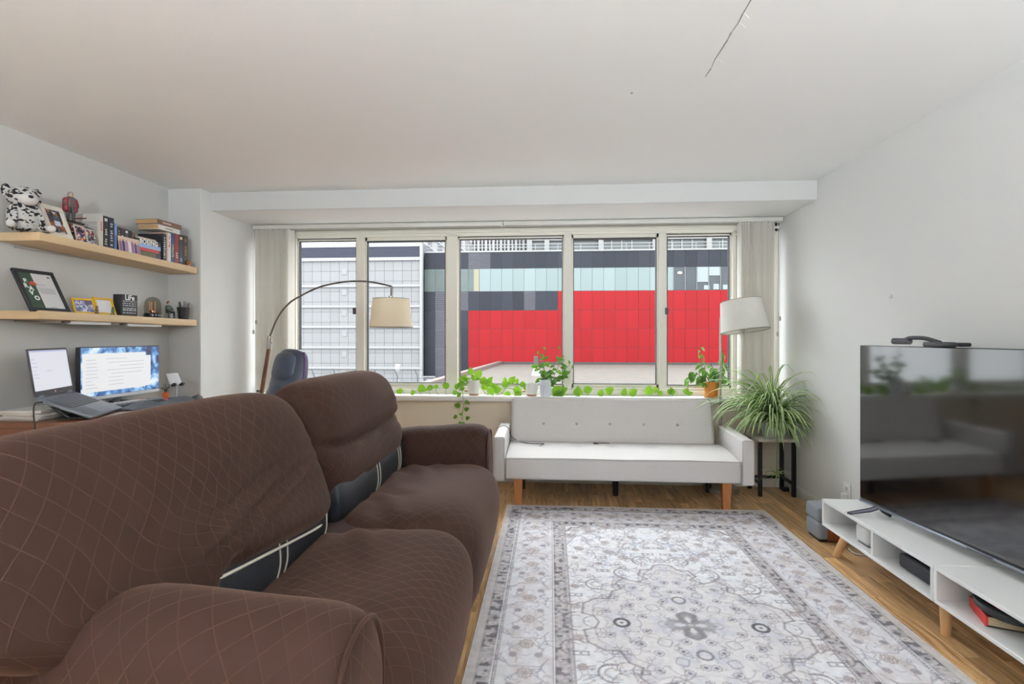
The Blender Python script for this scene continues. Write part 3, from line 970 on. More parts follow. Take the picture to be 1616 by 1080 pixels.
    MB().box(-W_ / 2, W_ / 2, -L_ / 2, L_ / 2, .0005, .0055, .001, 1).build('backing', mat('rug_backing', (190, 182, 178), .9), t, False)
make_rug()

# ---------------------------------------------------------------- brown slip-covered sofa
def slipcover_mat():
    m = bpy.data.materials.new('brown_stretch_slipcover'); m.use_nodes = True
    nt = m.node_tree; b = nt.nodes['Principled BSDF']
    tc = nt.nodes.new('ShaderNodeTexCoord')
    wn = nt.nodes.new('ShaderNodeTexNoise'); wn.inputs['Scale'].default_value = 2.2; wn.inputs['Detail'].default_value = 1
    nt.links.new(tc.outputs['UV'], wn.inputs['Vector'])
    wa_ = nt.nodes.new('ShaderNodeVectorMath'); wa_.operation = 'SCALE'; wa_.inputs['Scale'].default_value = .12
    nt.links.new(wn.outputs['Color'], wa_.inputs[0])
    ad = nt.nodes.new('ShaderNodeVectorMath'); ad.operation = 'ADD'
    nt.links.new(tc.outputs['UV'], ad.inputs[0]); nt.links.new(wa_.outputs[0], ad.inputs[1])
    def lines(ang, per, w):
        mp = nt.nodes.new('ShaderNodeMapping'); mp.inputs['Rotation'].default_value = (0, 0, math.radians(ang)); mp.inputs['Scale'].default_value = (1 / per,) * 3
        nt.links.new(ad.outputs[0], mp.inputs[0])
        sp = nt.nodes.new('ShaderNodeSeparateXYZ'); nt.links.new(mp.outputs[0], sp.inputs[0])
        pp = nt.nodes.new('ShaderNodeMath'); pp.operation = 'PINGPONG'; pp.inputs[1].default_value = .5
        nt.links.new(sp.outputs['X'], pp.inputs[0])
        mr = nt.nodes.new('ShaderNodeMapRange'); mr.interpolation_type = 'SMOOTHSTEP'
        mr.inputs['From Min'].default_value = w; mr.inputs['From Max'].default_value = w * .3
        nt.links.new(pp.outputs[0], mr.inputs['Value'])
        return mr.outputs[0]
    a, c = lines(38, .05, .036), lines(-32, .05, .036)
    mx = nt.nodes.new('ShaderNodeMath'); mx.operation = 'MAXIMUM'
    nt.links.new(a, mx.inputs[0]); nt.links.new(c, mx.inputs[1])
    fz_ = nt.nodes.new('ShaderNodeTexNoise'); fz_.inputs['Scale'].default_value = 700; fz_.inputs['Detail'].default_value = 2
    nt.links.new(tc.outputs['UV'], fz_.inputs['Vector'])
    m1 = nt.nodes.new('ShaderNodeMix'); m1.data_type = 'RGBA'
    m1.inputs[6].default_value = lin((43, 25, 18)); m1.inputs[7].default_value = lin((57, 34, 25))
    nt.links.new(fz_.outputs['Fac'], m1.inputs[0])
    m2 = nt.nodes.new('ShaderNodeMix'); m2.data_type = 'RGBA'
    nt.links.new(m1.outputs[2], m2.inputs[6]); m2.inputs[7].default_value = lin((88, 60, 48))
    sc = nt.nodes.new('ShaderNodeMath'); sc.operation = 'MULTIPLY'; sc.inputs[1].default_value = .3
    nt.links.new(mx.outputs[0], sc.inputs[0]); nt.links.new(sc.outputs[0], m2.inputs[0])
    nt.links.new(m2.outputs[2], b.inputs['Base Color'])
    b.inputs['Roughness'].default_value = .8
    b.inputs['Sheen Weight'].default_value = .15; b.inputs['Sheen Roughness'].default_value = .4
    b.inputs['Sheen Tint'].default_value = lin((220, 176, 154))
    b.inputs['Specular IOR Level'].default_value = .25
    hh = nt.nodes.new('ShaderNodeMath'); hh.operation = 'MULTIPLY_ADD'; hh.inputs[1].default_value = .12
    nt.links.new(fz_.outputs['Fac'], hh.inputs[0]); nt.links.new(mx.outputs[0], hh.inputs[2])
    bp = nt.nodes.new('ShaderNodeBump'); bp.inputs['Strength'].default_value = .5; bp.inputs['Distance'].default_value = .0025
    nt.links.new(hh.outputs[0], bp.inputs['Height']); nt.links.new(bp.outputs[0], b.inputs['Normal'])
    MATS[m.name] = m
    return m
M_slip = slipcover_mat()
M_blackleather = mat('black_leather', (34, 37, 42), .38, .2, 30, .25, 180)
M_stitch = mat('cream_stitching', (214, 206, 190), .7)
SX, SY = -.85, 2.23
sofa = thing('recliner_sofa', 'large brown slip-covered recliner sofa with black leather bands under its backs', 'sofa', (SX, SY, 0))
def L2(x, y, z): return (x - SX, y - SY, z)
def fold(co, y0, y1, amp, seed):
    """pulled folds fanning over the cloth"""
    x, y, z = co.x + SX, co.y + SY, co.z
    f = noise.noise((x * 2.1 + seed, y * 1.5, z * 2.6))
    return f * amp
def back_disp(seed, ya, yb, tuck):
    def d(co):
        y = (co.y + SY - ya) / (yb - ya); z = co.z
        # diagonal creases running up towards the far end
        s = z - .62 - (y - .2) * .22
        cr = 0
        for k, (o, w, a) in enumerate(((-.03, .02, .018), (.03, .022, .02), (.09, .026, .02), (.16, .032, .014))):
            cr += -a * math.exp(-((s - o) / w) ** 2) * math.exp(-((y - .6) / .36) ** 2)
        front = 1 if co.x + SX > -1.2 else .2
        n = noise.noise((co.x * 3 + seed, co.y * 2.2, co.z * 3)) * .014
        t = -tuck * math.exp(-((z - .765 - .05 * (y - .5) ** 2 * 4 + .02 * noise.noise((y * 5, seed, 0))) / .02) ** 2) * front
        return co + Vector((cr * front + n + t, 0, n * .6))
    return d
# backs: leaning, fat at the loins
back_prof = [(-1.0, .43), (-.96, .475), (-.885, .55), (-.89, .63), (-.94, .78), (-1.005, .92), (-1.07, 1.02), (-1.14, 1.066), (-1.23, 1.05), (-1.31, .95), (-1.37, .75), (-1.38, .55), (-1.2, .46)]
back_prof2 = [(-.99, .53), (-.915, .60), (-.90, .69), (-.93, .775), (-.925, .86), (-.95, .96), (-1.01, 1.045), (-1.10, 1.078), (-1.22, 1.06), (-1.31, .95), (-1.37, .75), (-1.38, .58), (-1.2, .50)]
for pr, y0, y1, sd, tk in ((back_prof, .80, 2.19, 1.0, 0), (back_prof2, 2.19, 3.27, 5.0, .02)):
    MB().loft(pr, y0, y1, (lambda a, b, t: L2(a, t + ((2.19 - t) / 1.39) ** 2 * .26 * max(0, min(1, (.74 - b) / .14)), b + max(-.06, min(.12 * (2.15 - t) / .95, .12 * (t - 1.12) / .22)) * max(0, min(1, (.82 - b) / .22)))) if y0 < 2 else (lambda a, b, t: L2(a, t, b)), p=6.0, nu=120, nt=84, disp=back_disp(sd, y0, y1, tk)).build('back_cushion', M_slip, sofa, angle=180)
# leather bands exposed below the backs
band_prof = [(-.97, .43), (-.925, .46), (-.91, .53), (-.92, .62), (-.95, .73), (-1.0, .76), (-1.1, .70), (-1.1, .46)]
for y0, y1 in ((1.17, 2.13), (2.24, 3.24)):
    zs_ = 1.0 if y0 < 2 else .62
    lb = MB().loft([(x + .005, z if z < .6 else .6 + (z - .6) * zs_) for x, z in band_prof], y0, y1, lambda a, b, t: L2(a, t, b), p=9, nu=48, nt=30).build('leather_band', M_blackleather, sofa, angle=180)
    ln_b = y1 - y0
    for f in ((.46, .5, .84, .88) if y0 > 2 else (.55, .6, .93)):
        pts = [L2(x + .0085, y0 + ln_b * f, z) for x, z in ((-.94, .45), (-.925, .46), (-.913, .50), (-.91, .53), (-.913, .58), (-.92, .615))]
        MB().tube(bez(pts, 14), .0028, 6).build('stitch_line', M_stitch, lb)
    if y0 > 2: continue
    pts = [L2(-.897 - .035 * abs(2 * k / 20 - 1) ** 6, 1.2 + (.9) * k / 20, .645 - .125 * k / 20) for k in range(21)]
    MB().tube(pts, .005, 6).build('zip_edge', M_stitch, lb)
# seats
seat_prof = [(-1.02, .40), (-.93, .478), (-.78, .505), (-.6, .515), (-.46, .515), (-.37, .485), (-.315, .42), (-.297, .33), (-.305, .22), (-.335, .09), (-.40, .035), (-.7, .03), (-1.0, .05)]
def seat_disp(seed, y0, y1):
    def d(co):
        x, y, z = co.x + SX, co.y + SY, co.z
        n = noise.noise((x * 2.5 + seed, y * 2.0, z * 2.5)) * .013
        w = math.exp(-((x + .82) / .16) ** 2)
        cr = math.sin((x * 16 + (y - y0) * 9 + 2.2 * noise.noise((x * 3, y * 3, seed))) * 2.4) * .009 * w if z > .4 else 0
        sag = -.02 * math.exp(-((y - (y0 + y1) / 2) / .3) ** 2) * math.exp(-((x + .75) / .25) ** 2) if z > .4 else 0
        return co + Vector((n * .5, 0, n + cr + sag))
    return d
for y0, y1, sd in ((1.19, 2.17, 2.0), (2.17, 3.27, 8.0)):
    MB().loft(seat_prof, y0, y1, lambda a, b, t: L2(a, t, b), p=6.5, nu=110, nt=64, disp=seat_disp(sd, y0, y1)).build('seat_cushion', M_slip, sofa, angle=180)
# arms: rounded rolls swept from back to front
def arm(y0, y1, seed, up=0.0):
    c = (y0 + y1) / 2; w = (y1 - y0) / 2
    pr = [(c - w * .98, .05), (c - w, .25), (c - w * .98, .45), (c - w * .96, .58), (c - w * .62, .672), (c, .702), (c + w * .62, .672), (c + w * .96, .58), (c + w * .98, .45), (c + w, .25), (c + w * .98, .05), (c, .03)]
    def d(co):
        x = co.x + SX; z = co.z
        n = noise.noise((x * 3 + seed, co.y * 4, z * 3)) * .008
        wave = .012 * math.sin((x + 1.2) * 7.5 + seed) * max(0, z - .4) / .3
        drop = up * max(0, z - .3) / .4 -.10 * max(0, (-.85 - x) / .4) ** 1.4 * max(0, z - .3) / .4
        return co + Vector((0, n, n * .5 + wave + drop))
    MB().loft(pr, -1.36 if y0 > 2 else -1.56, -.385, lambda a, b, t: L2(t, a, b), p=9, nu=96, nt=60, disp=d).build('armrest', M_slip, sofa, angle=180)
    # seam welt round the front of the arm
    pts = [L2(-.398, c + (a - c) * .93, .05 + (b - .05) * .955) for a, b in pr[1:10]]
    MB().tube(bez(pts, 40), .006, 6).build('arm_welt', M_slip, sofa)
arm(.915, 1.235, 0.0, .022)
arm(3.235, 3.565, 2.2)
MB().box(*(lambda a, b: (a[0], b[0], a[1], b[1], .06, .46))(L2(-1.36, 1.0, 0), L2(-.5, 3.5, 0)), .03, 2).build('base', mat('brown_base_cloth', (60, 40, 33), .9), sofa)
for x in (-1.3, -.5):
    for y in (1.0, 3.48):
        MB().lathe([(0, 0), (.03, 0), (.03, .08), (0, .08)], 12, None, L2(x, y, 0)).build('foot', mat('black_plastic', (24, 24, 26), .5), sofa)

# ---------------------------------------------------------------- white sofa bed
M_white_fab = mat('off_white_linen', (221, 217, 214), .9, .04, 60, .35, 500, sheen=.2)
M_oakleg = mat('honey_oak', (170, 108, 58), .45, .16, 6, .03, 60, stretch=(8, 8, 1))
FX, FY = .52, 4.22
fut = thing('sofa_bed', 'off-white button-tufted sofa bed on short wooden legs under the window', 'sofa', (FX, FY, 0))
fl = lambda x: x - FX
fy = lambda y: y - FY
def tuft(co, spots, r, depth, axis):
    for (a, b) in spots:
        if axis == 'z': dd = math.hypot(co.x - a, co.y - b)
        else: dd = math.hypot(co.x - a, co.z - b)
        k = depth * math.exp(-(dd / r) ** 1.3)
        if axis == 'z':
            if co.z > .3: co.z -= k
        elif co.y < .12: co.y += k
    return co
bx_ = [at_y(u, 667, 4.43).x for u in (858, 910.5, 963, 1016.5, 1070)]
sx_ = [at_y(u, 704, 4.28).x for u in (856, 911, 966, 1025, 1083)]
def cushion_grid(x0, x1, y0, y1, z0, z1, nx, ny, nz, rad, fn):
    """rounded block with a fine surface, then shaped by fn"""
    b = MB(); bm = b.bm
    bmesh.ops.create_cube(bm, size=1)
    for v in bm.verts:
        v.co = Vector((x0 + (v.co.x + .5) * (x1 - x0), y0 + (v.co.y + .5) * (y1 - y0), z0 + (v.co.z + .5) * (z1 - z0)))
    bmesh.ops.bevel(bm, geom=bm.edges[:], offset=rad, segments=4, profile=.5, affect='EDGES')
    for ax, n, lo, hi in ((0, nx, x0, x1), (1, ny, y0, y1), (2, nz, z0, z1)):
        for k in range(1, n):
            nrm = [0, 0, 0]; nrm[ax] = 1; p = [0, 0, 0]; p[ax] = lo + (hi - lo) * k / n
            bmesh.ops.bisect_plane(bm, geom=bm.verts[:] + bm.edges[:] + bm.faces[:], plane_co=p, plane_no=nrm)
    for v in bm.verts:
        v.co = fn(v.co.copy())
    return b
def seat_fn(co):
    t = (co.y - fy(3.93)) / .5
    bulge = .012 * (1 - (2 * t - 1) ** 2) if co.z > .3 else 0
    co = tuft(co, [(fl(x), fy(4.28)) for x in sx_], .035, .02, 'z')
    co.z += bulge + (.028 * t if co.z > .28 else 0)
    return co
cushion_grid(fl(-.342), fl(1.385), fy(3.93), fy(4.43), .205, .365, 70, 20, 4, .018, seat_fn).build('seat', M_white_fab, fut, angle=60)
tilt = Matrix.Translation((0, fy(4.405), .385)) @ Matrix.Rotation(math.radians(-14), 4, 'X')
def back_fn(co):
    co = tuft(co, [(fl(x), .165) for x in bx_], .035, .018, 'y')
    if co.y < .05:
        co.y -= .012 * (1 - ((co.z - .19) / .19) ** 2) * (1 - (abs(co.x - .0) / .9) ** 4)
    return tilt @ co
cushion_grid(fl(-.332), fl(1.335), 0, .105, 0, .385, 70, 4, 18, .03, back_fn).build('backrest', M_white_fab, fut, angle=60)
M_pipe = mat('grey_piping', (186, 180, 176), .85)
def rrect(x0, x1, z0, z1, r, n=6):
    out = []
    for cx, cz, a in ((x1 - r, z1 - r, 0), (x0 + r, z1 - r, PI / 2), (x0 + r, z0 + r, PI), (x1 - r, z0 + r, 3 * PI / 2)):
        out += [(cx + r * math.cos(a + PI / 2 * k / n), cz + r * math.sin(a + PI / 2 * k / n)) for k in range(n + 1)]
    return out + out[:1]
MB().tube([tilt @ Vector((x, .004, z)) for x, z in rrect(fl(-.328), fl(1.331), .005, .381, .03)], .0045, 6).build('back_piping', M_pipe, fut)
MB().tube([(fl(-.34), fy(3.936), .362), (fl(.1), fy(3.932), .368), (fl(.52), fy(3.932), .364), (fl(1.0), fy(3.932), .368), (fl(1.383), fy(3.936), .362)], .004, 6).build('seat_piping', M_pipe, fut)
for x in bx_:
    p = tilt @ Vector((fl(x), -.001, .165))
    MB().lathe([(0, .004), (.007, .004), (.012, 0), (.012, -.004), (0, -.004)], 14, Matrix.Rotation(PI / 2, 4, 'X'), p).build('button', M_pipe, fut)
for x in sx_:
    MB().lathe([(0, .004), (.007, .004), (.012, 0), (.012, -.004), (0, -.004)], 14, None, (fl(x), fy(4.28), .377)).build('button', M_white_fab, fut)
for x0, x1 in ((-.428, -.344), (1.387, 1.473)):
    b = cushion_grid(fl(x0), fl(x1), fy(3.925), fy(4.50), .195, .522, 2, 8, 4, .014, lambda co: co + Vector((0, 0, .016 * (co.y - fy(3.93)) / .5 if co.z > .4 else 0)))
    ar = b.build('armrest', M_white_fab, fut, angle=60)
    MB().tube([(x, fy(3.928), z) for x, z in rrect(fl(x0) + .003, fl(x1) - .003, .198, .52, .012)], .003, 6).build('arm_piping', M_pipe, ar)
for lx in (-.245, 1.29):
    mb = MB(); w0, w1 = .024, .034
    a = [mb.bm.verts.new((fl(lx) + sx * w0, fy(3.99) + sy * w0, 0.0)) for sx, sy in ((-1, -1), (1, -1), (1, 1), (-1, 1))]
    c = [mb.bm.verts.new((fl(lx) + sx * w1, fy(3.995) + sy * w1, .21)) for sx, sy in ((-1, -1), (1, -1), (1, 1), (-1, 1))]
    mb.bm.faces.new(a[::-1]); mb.bm.faces.new(c)
    for k in range(4): mb.bm.faces.new((a[k], a[(k + 1) % 4], c[(k + 1) % 4], c[k]))
    mb.build('leg', M_oakleg, fut, False)
for lx, ly in ((.52, 4.28), (-.24, 4.42), (1.29, 4.42)):
    MB().lathe([(0, 0), (.022, 0), (.027, .21), (0, .21)], 16, None, (fl(lx), fy(ly), 0)).build('support_leg', MATS['black_plastic'], fut)

# charging leads lying on the sofa bed
pts = [at_y(u, v, y) for u, v, y in ((783, 676, 4.02), (795, 672, 4.1), (803, 677, 4.2), (806, 688, 4.3))] + [at_z(u, v, .398) for u, v in ((817, 696), (826, 699), (840, 700.5), (858, 700.5), (852, 704))]
cb = tag(MB().tube(bez(pts, 50), .003, 6).build('charging_cable', mat('dark_cable', (52, 54, 60), .5)), 'thin dark charging cable trailing over the left arm of the white sofa bed', 'cable')
p = at_z(940, 701, .395)
pl = thing('cable_plug', 'small dark plug lying on the white seat below the middle buttons', 'plug', p)
MB().box(-.02, .02, -.006, .006, 0, .01, .003, 2).build('plug_body', MATS['black_plastic'], pl)
MB().tube(bez([(.02, 0, .005), (.06, .02, .004), (.11, .015, .004)], 10), .003, 6).build('lead', MATS['dark_cable'], pl)

# ---------------------------------------------------------------- television bench: two low units
M_bench = mat('white_lacquer', (236, 236, 234), .35, .015, 5)
M_beech = mat('beech_leg', (214, 172, 122), .5, .1, 5, stretch=(6, 6, 1))
BZ0, BZ1 = .165, .32
def bench(y0, y1, divs, label, legs):
    cy = (y0 + y1) / 2
    t = thing('tv_bench', label, 'tv bench', (1.775, cy, 0), 0, 'low white television benches')
    x0, x1 = -.175, .18; h = (y1 - y0) / 2; th = .017
    MB().box(x0, x1, -h, h, BZ1 - th, BZ1, .002, 1).build('top_panel', M_bench, t)
    MB().box(x0, x1, -h, h, BZ0, BZ0 + th, .002, 1).build('bottom_panel', M_bench, t)
    for s in (-1, 1):
        MB().box(x0, x1, s * h - (th if s > 0 else 0), s * h + (th if s < 0 else 0), BZ0 + th, BZ1 - th).build('side_panel', M_bench, t, False)
    MB().box(x1 - .006, x1, -h + th, h - th, BZ0 + th, BZ1 - th).build('back_panel', M_bench, t, False)
    for d in divs:
        MB().box(x0 + .002, x1 - .01, d - cy - .008, d - cy + .008, BZ0 + th, BZ1 - th).build('divider', M_bench, t, False)
    for (lx, ly, sx, sy) in legs:
        a = Vector((lx - 1.775, ly - cy, 0)); c = a + Vector((sx, sy, BZ0))
        MB().tube([a, c], [.018, .025], 18).build('leg', M_beech, t)
    return t
tb = bench(2.33, 3.235, [2.755], 'far low white bench with splayed wooden legs and the white speaker in it',
           [(1.655, 3.19, .03, -.07), (1.93, 3.19, -.02, -.07), (1.69, 2.385, .0, .0), (1.93, 2.385, 0, 0)])
MB().lathe([(0, 0), (.008, 0), (.008, .003), (0, .003)], 12, Matrix.Rotation(PI / 2, 4, 'X'), (-.03, 3.2175 - 2.7825, .245)).build('cam_bolt', mat('grey_bolt', (150, 150, 150), .4, metal=.6), tb)
bench(1.40, 2.327, [1.86], 'near low white bench holding the red-edged book, running out of the frame',
      [(1.66, 1.45, .03, .06), (1.93, 1.45, -.02, .06), (1.93, 2.29, 0, 0)])
# items in the bench
sp = thing('smart_speaker', 'white mesh-covered rounded speaker in the first cubby of the bench', 'speaker', (1.68, 2.90, BZ0 + .017))
MB().box(-.05, .05, -.06, .06, .004, .112, .028, 6).build('mesh_body', mat('white_speaker_mesh', (228, 228, 226), .7, .08, 300, .5, 700), sp)
MB().box(-.04, .04, -.05, .05, 0, .005, .002, 1).build('base_ring', mat('speaker_base_grey', (120, 120, 120), .6), sp)
sb = thing('black_media_box', 'black soundbar-shaped box in the second cubby of the bench', 'media box', (1.76, 2.50, BZ0 + .017))
MB().box(-.11, .11, -.145, .135, .004, .072, .016, 4).build('case', mat('charcoal_cloth_case', (38, 38, 44), .6, .1, 200, .2, 600), sb)
MB().box(-.098, .098, -.125, .115, .0715, .0745, .001, 1).build('top_plate', mat('black_top_plate', (24, 24, 27), .45), sb)
MB().box(-.09, .09, -.12, .12, 0, .005).build('foot_pad', MATS['black_plastic'], sb, False)
bk = thing('thick_book', 'thick red-spined book lying under the black rimmed item in the near bench', 'book', (1.645, 2.115, BZ0 + .017), math.radians(-21))
MB().box(.004, .225, .004, .165, .004, .037).build('page_block', mat('cream_pages', (214, 196, 160), .85, .08, 4, stretch=(1, 1, 200)), bk, False)
cv = MB().box(0, .23, 0, .17, 0, .004).box(0, .23, 0, .17, .037, .041)
cv.build('cover', mat('black_cover', (38, 32, 34), .45), bk, False)
MB().box(-.004, .004, 0, .17, 0, .041).build('spine', mat('red_book_spine', (206, 52, 46), .5), bk, False)
ov = thing('rimmed_oval_item', 'black rimmed oval item with red-flecked mesh lying on the red-edged book', 'accessory', (1.752, 2.125, BZ0 + .017 + .0415), math.radians(72))
rim = [(.125 * math.cos(a) * (1.0 if math.cos(a) > 0 else .85), .105 * math.sin(a), .018 + .008 * math.sin(a)) for a in [2 * PI * k / 30 for k in range(31)]]
MB().tube(rim, .016, 8, False).build('rim', mat('matte_black_rubber', (30, 31, 35), .5), ov)
def fleck_mat():
    m = mat('red_flecked_mesh', (30, 28, 32), .6)
    nt = m.node_tree; v = nt.nodes.new('ShaderNodeTexVoronoi'); v.inputs['Scale'].default_value = 90
    tc = nt.nodes.new('ShaderNodeTexCoord'); nt.links.new(tc.outputs['Object'], v.inputs['Vector'])
    cr = nt.nodes.new('ShaderNodeValToRGB'); cr.color_ramp.interpolation = 'CONSTANT'
    cr.color_ramp.elements[0].color = lin((190, 44, 40)); cr.color_ramp.elements[1].position = .32; cr.color_ramp.elements[1].color = lin((28, 27, 32))
    nt.links.new(v.outputs['Distance'], cr.inputs[0]); nt.links.new(cr.outputs[0], nt.nodes['Principled BSDF'].inputs['Base Color'])
    return m
MB().poly([(x * .93, y * .93, .02) for x, y, z in rim[:-1]], (0, 0, .008)).build('mesh_inset', fleck_mat(), ov)
MB().poly([(x * .93, y * .93, .0) for x, y, z in rim[:-1]], (0, 0, .014)).build('sole', MATS['matte_black_rubber'], ov)

# ---------------------------------------------------------------- television
tvx, tvy = 1.80, 2.345
TVR = math.atan2(.111, .994)
tv = thing('television', 'large flat black television standing on the white benches', 'television', (tvx, tvy, BZ1), TVR)
TW, TH_ = 1.45, .855
MB().box(0, .028, -TW / 2, TW / 2, .055, .055 + TH_, .003, 2).build('housing', mat('black_tv_housing', (26, 26, 28), .4), tv)
def screen_mat():
    m = mat('black_glossy_screen', (7, 7, 9), .08, .1, 3)
    m.node_tree.nodes['Principled BSDF'].inputs['Specular IOR Level'].default_value = .9
    m.node_tree.nodes['Principled BSDF'].inputs['Coat Weight'].default_value = .6
    m.node_tree.nodes['Principled BSDF'].inputs['Coat Roughness'].default_value = .06
    return m
MB().box(-.002, 0, -TW / 2 + .004, TW / 2 - .004, .067, .055 + TH_ - .004).build('screen', screen_mat(), tv, False)
MB().box(-.006, .03, -TW / 2, TW / 2, .044, .0555, .002, 1).build('bottom_bezel', mat('silver_bezel', (150, 155, 166), .3, metal=.7), tv)
MB().box(-.0075, -.0055, -.06, .06, .046, .053).build('logo_strip', mat('dark_logo_strip', (70, 72, 80), .4), tv, False)
for s in (-1, 1):
    yb = s * (TW / 2 - .13)
    f = MB()
    f.tube([(.014, yb, .05), (-.03, yb + .012, .03), (-.12, yb + .035, .009), (-.135, yb + .038, .008)], [.012, .012, .009, .006], 8)
    f.tube([(.014, yb, .05), (.03, yb - .008, .03), (.055, yb - .02, .01), (.06, yb - .022, .007)], [.012, .012, .009, .006], 8)
    f.build('stand_foot', mat('dark_grey_metal', (62, 62, 70), .4, metal=.4), tv)
MB().box(.028, .06, -.45, .45, .12, .5, .02, 2).build('rear_housing', MATS['black_tv_housing'], tv)
# camera bar clipped on the television
cp_ = at_y(1535, 546, 2.43)
cbt = thing('camera_bar', 'black motion camera clipped to the top edge of the television', 'camera', (tvx - .006, tvy + .30, BZ1 + .055 + TH_), TVR)
cbt.location = (tvx - math.sin(TVR) * .22, tvy + .22, BZ1 + .055 + TH_)
MB().box(-.03, .034, -.075, .045, .0, .024, .007, 3).build('clip_base', mat('grey_black_plastic', (58, 58, 62), .45), cbt)
MB().box(-.034, .03, -.15, -.07, .004, .022, .006, 2).build('side_block', MATS['black_plastic'], cbt)
MB().tube(bez([(0, -.02, .02), (-.01, .05, .04), (-.02, .12, .042), (-.025, .15, .034)], 14), [.010] * 15, 10).build('neck', MATS['grey_black_plastic'], cbt)
MB().tube([(-.02, .13, .026), (-.03, .22, .026)], .016, 14).build('lens_barrel', mat('gunmetal_barrel', (84, 84, 88), .35, metal=.4), cbt)
# white wall plate and leads behind the television
pb = at_x(1338, 777, XR)
wp = thing('wall_socket', 'white wall socket with plug and lead beside the television corner', 'socket', (XR, pb.y, pb.z))
MB().box(-.008, 0, -.04, .04, -.06, .06, .003, 2).build('cover_plate', mat('white_plastic', (232, 231, 226), .4), wp)
MB().box(-.04, -.008, -.018, .018, -.045, -.008, .005, 2).build('plug', MATS['white_plastic'], wp)
MB().box(-.0095, -.0075, -.012, .012, .012, .034).build('socket_face', mat('socket_grey', (190, 188, 184), .5), wp, False)
MB().tube(bez([(-.035, 0, -.045), (-.035, -.01, -.09), (-.03, -.05, -.14), (-.03, -.12, -.2), (-.02, -.2, -.25)], 18), .004, 6).build('lead', MATS['white_plastic'], wp)
tag(MB().tube(bez([at_z(1365, 793, .33), at_z(1372, 788, .345), at_z(1382, 786, .345), at_z(1396, 790, .335)], 14), .005, 6).build('black_lead', mat('black_lead_rubber', (24, 24, 26), .5)), 'black lead looping behind the television foot', 'cable')
# floor leads
tag(MB().tube(bez([at_z(1339, 866, .005), at_z(1348, 873, .005), at_z(1365, 877, .005), at_z(1385, 872, .005)], 16), .004, 6).build('white_floor_cable', MATS['white_plastic']), 'white cable curling on the floor under the far bench', 'cable')
bl = thing('floor_cable', 'black cable with a silver tip on the floor under the near bench', 'cable', at_z(1600, 1036, .006))
MB().tube(bez([(-.02, .06, .02), (-.035, .03, .035), (-.01, -.02, .01), (.03, -.045, 0)], 16), .004, 6).build('lead', MATS['black_lead_rubber'], bl)
MB().tube([(.03, -.045, 0), (.05, -.06, 0)], .0055, 8).build('silver_tip', mat('chrome', (210, 210, 214), .15, metal=1.0), bl)

# ---------------------------------------------------------------- grey speaker on the floor
gs = thing('floor_speaker', 'grey cloth speaker with wooden side standing on the floor past the bench', 'speaker', (1.76, 3.475, 0))
MB().box(-.105, .10, -.082, .082, .012, .122, .02, 4).build('lower_cloth', mat('grey_speaker_cloth', (138, 142, 148), .85, .1, 120, .3, 500), gs)
MB().box(-.107, .102, -.084, .084, .125, .216, .02, 4).build('upper_cloth', MATS['grey_speaker_cloth'], gs)
MB().box(-.05, .08, -.0865, -.0835, .012, .12, .001, 1).build('wood_panel', mat('walnut_panel', (138, 74, 40), .5, .15, 8, stretch=(1, 1, 6)), gs)
MB().box(-.09, .09, -.07, .07, 0, .013).build('plinth', MATS['black_plastic'], gs, False)

# ---------------------------------------------------------------- arc lamp behind the sofa
YL = 4.28
la = lambda u, v: at_y(u, v, YL)
arc0 = la(412, 625)
al = thing('arc_floor_lamp', 'arching floor lamp with cream drum shade hanging before the left windows', 'lamp', (arc0.x - .02, YL, 0))
off = Vector((arc0.x - .02, YL, 0))
A = lambda u, v: la(u, v) - off
MB().lathe([(0, 0), (.17, 0), (.17, .018), (.15, .028), (0, .028)], 32).build('base', mat('brown_metal', (72, 58, 50), .4, metal=.5), al)
MB().tube([(0, 0, .02), A(412, 625), A(424, 551)], [.017, .017, .016], 14).build('wood_pole', mat('walnut_pole', (112, 68, 46), .5, .15, 10), al)
M_br = mat('brushed_steel', (176, 172, 166), .3, metal=.85)
MB().tube([A(424, 551), A(426, 531)], .022, 16).build('clamp', M_br, al)
MB().tube([A(427, 541), A(430, 541)], .008, 8).build('clamp_knob', M_br, al)
MB().tube(bez([A(426, 531), A(438, 502), A(455, 480), A(475, 467), A(505, 453), A(540, 445.5), A(567, 444), A(590, 446), A(618, 452)], 48), .0075, 10).build('arc_arm', mat('dark_bronze', (112, 104, 98), .35, metal=.7), al)
MB().tube([A(618, 451), A(617.5, 472)], .009, 10).build('drop_rod', MATS['dark_bronze'], al)
MB().lathe([(0, 0), (.022, 0), (.022, .03), (0, .03)], 16, None, A(617, 473)).build('socket_cap', M_br, al)
def shade(parent, c_top, r0, r1, h, m, M=None, name='shade'):
    R_ = M or Matrix.Identity(4)
    MB().lathe([(r0, 0), (r1, -h), (r1 - .003, -h), (r0 - .003, -.002), (r0, 0)], 48, R_, c_top).build(name, m, parent)
    MB().tube([Vector(c_top) + (R_ @ Vector((r1 * math.cos(a), r1 * math.sin(a), -h))) for a in [2 * PI * k / 40 for k in range(41)]], .0035, 6, False).build('hem', mat('shade_hem', (150, 140, 124), .7), parent)
    MB().tube([Vector(c_top) + (R_ @ Vector((r0 * math.cos(a), r0 * math.sin(a), -.001))) for a in [2 * PI * k / 40 for k in range(41)]], .0025, 6, False).build('top_hem', MATS['shade_hem'], parent)
    sp3 = MB()
    for a in (0, 2 * PI / 3, 4 * PI / 3):
        sp3.tube([Vector(c_top), Vector(c_top) + R_ @ Vector((r0 * math.cos(a), r0 * math.sin(a), -.003))], .002, 6)
    sp3.build('spider_ring', M_br, parent)
mpp = YL / FPX
shade(al, A(617, 471.5), 28.5 * mpp, 34.5 * mpp, 46 * mpp, translucent('cream_linen_shade', (241, 232, 212), .45))

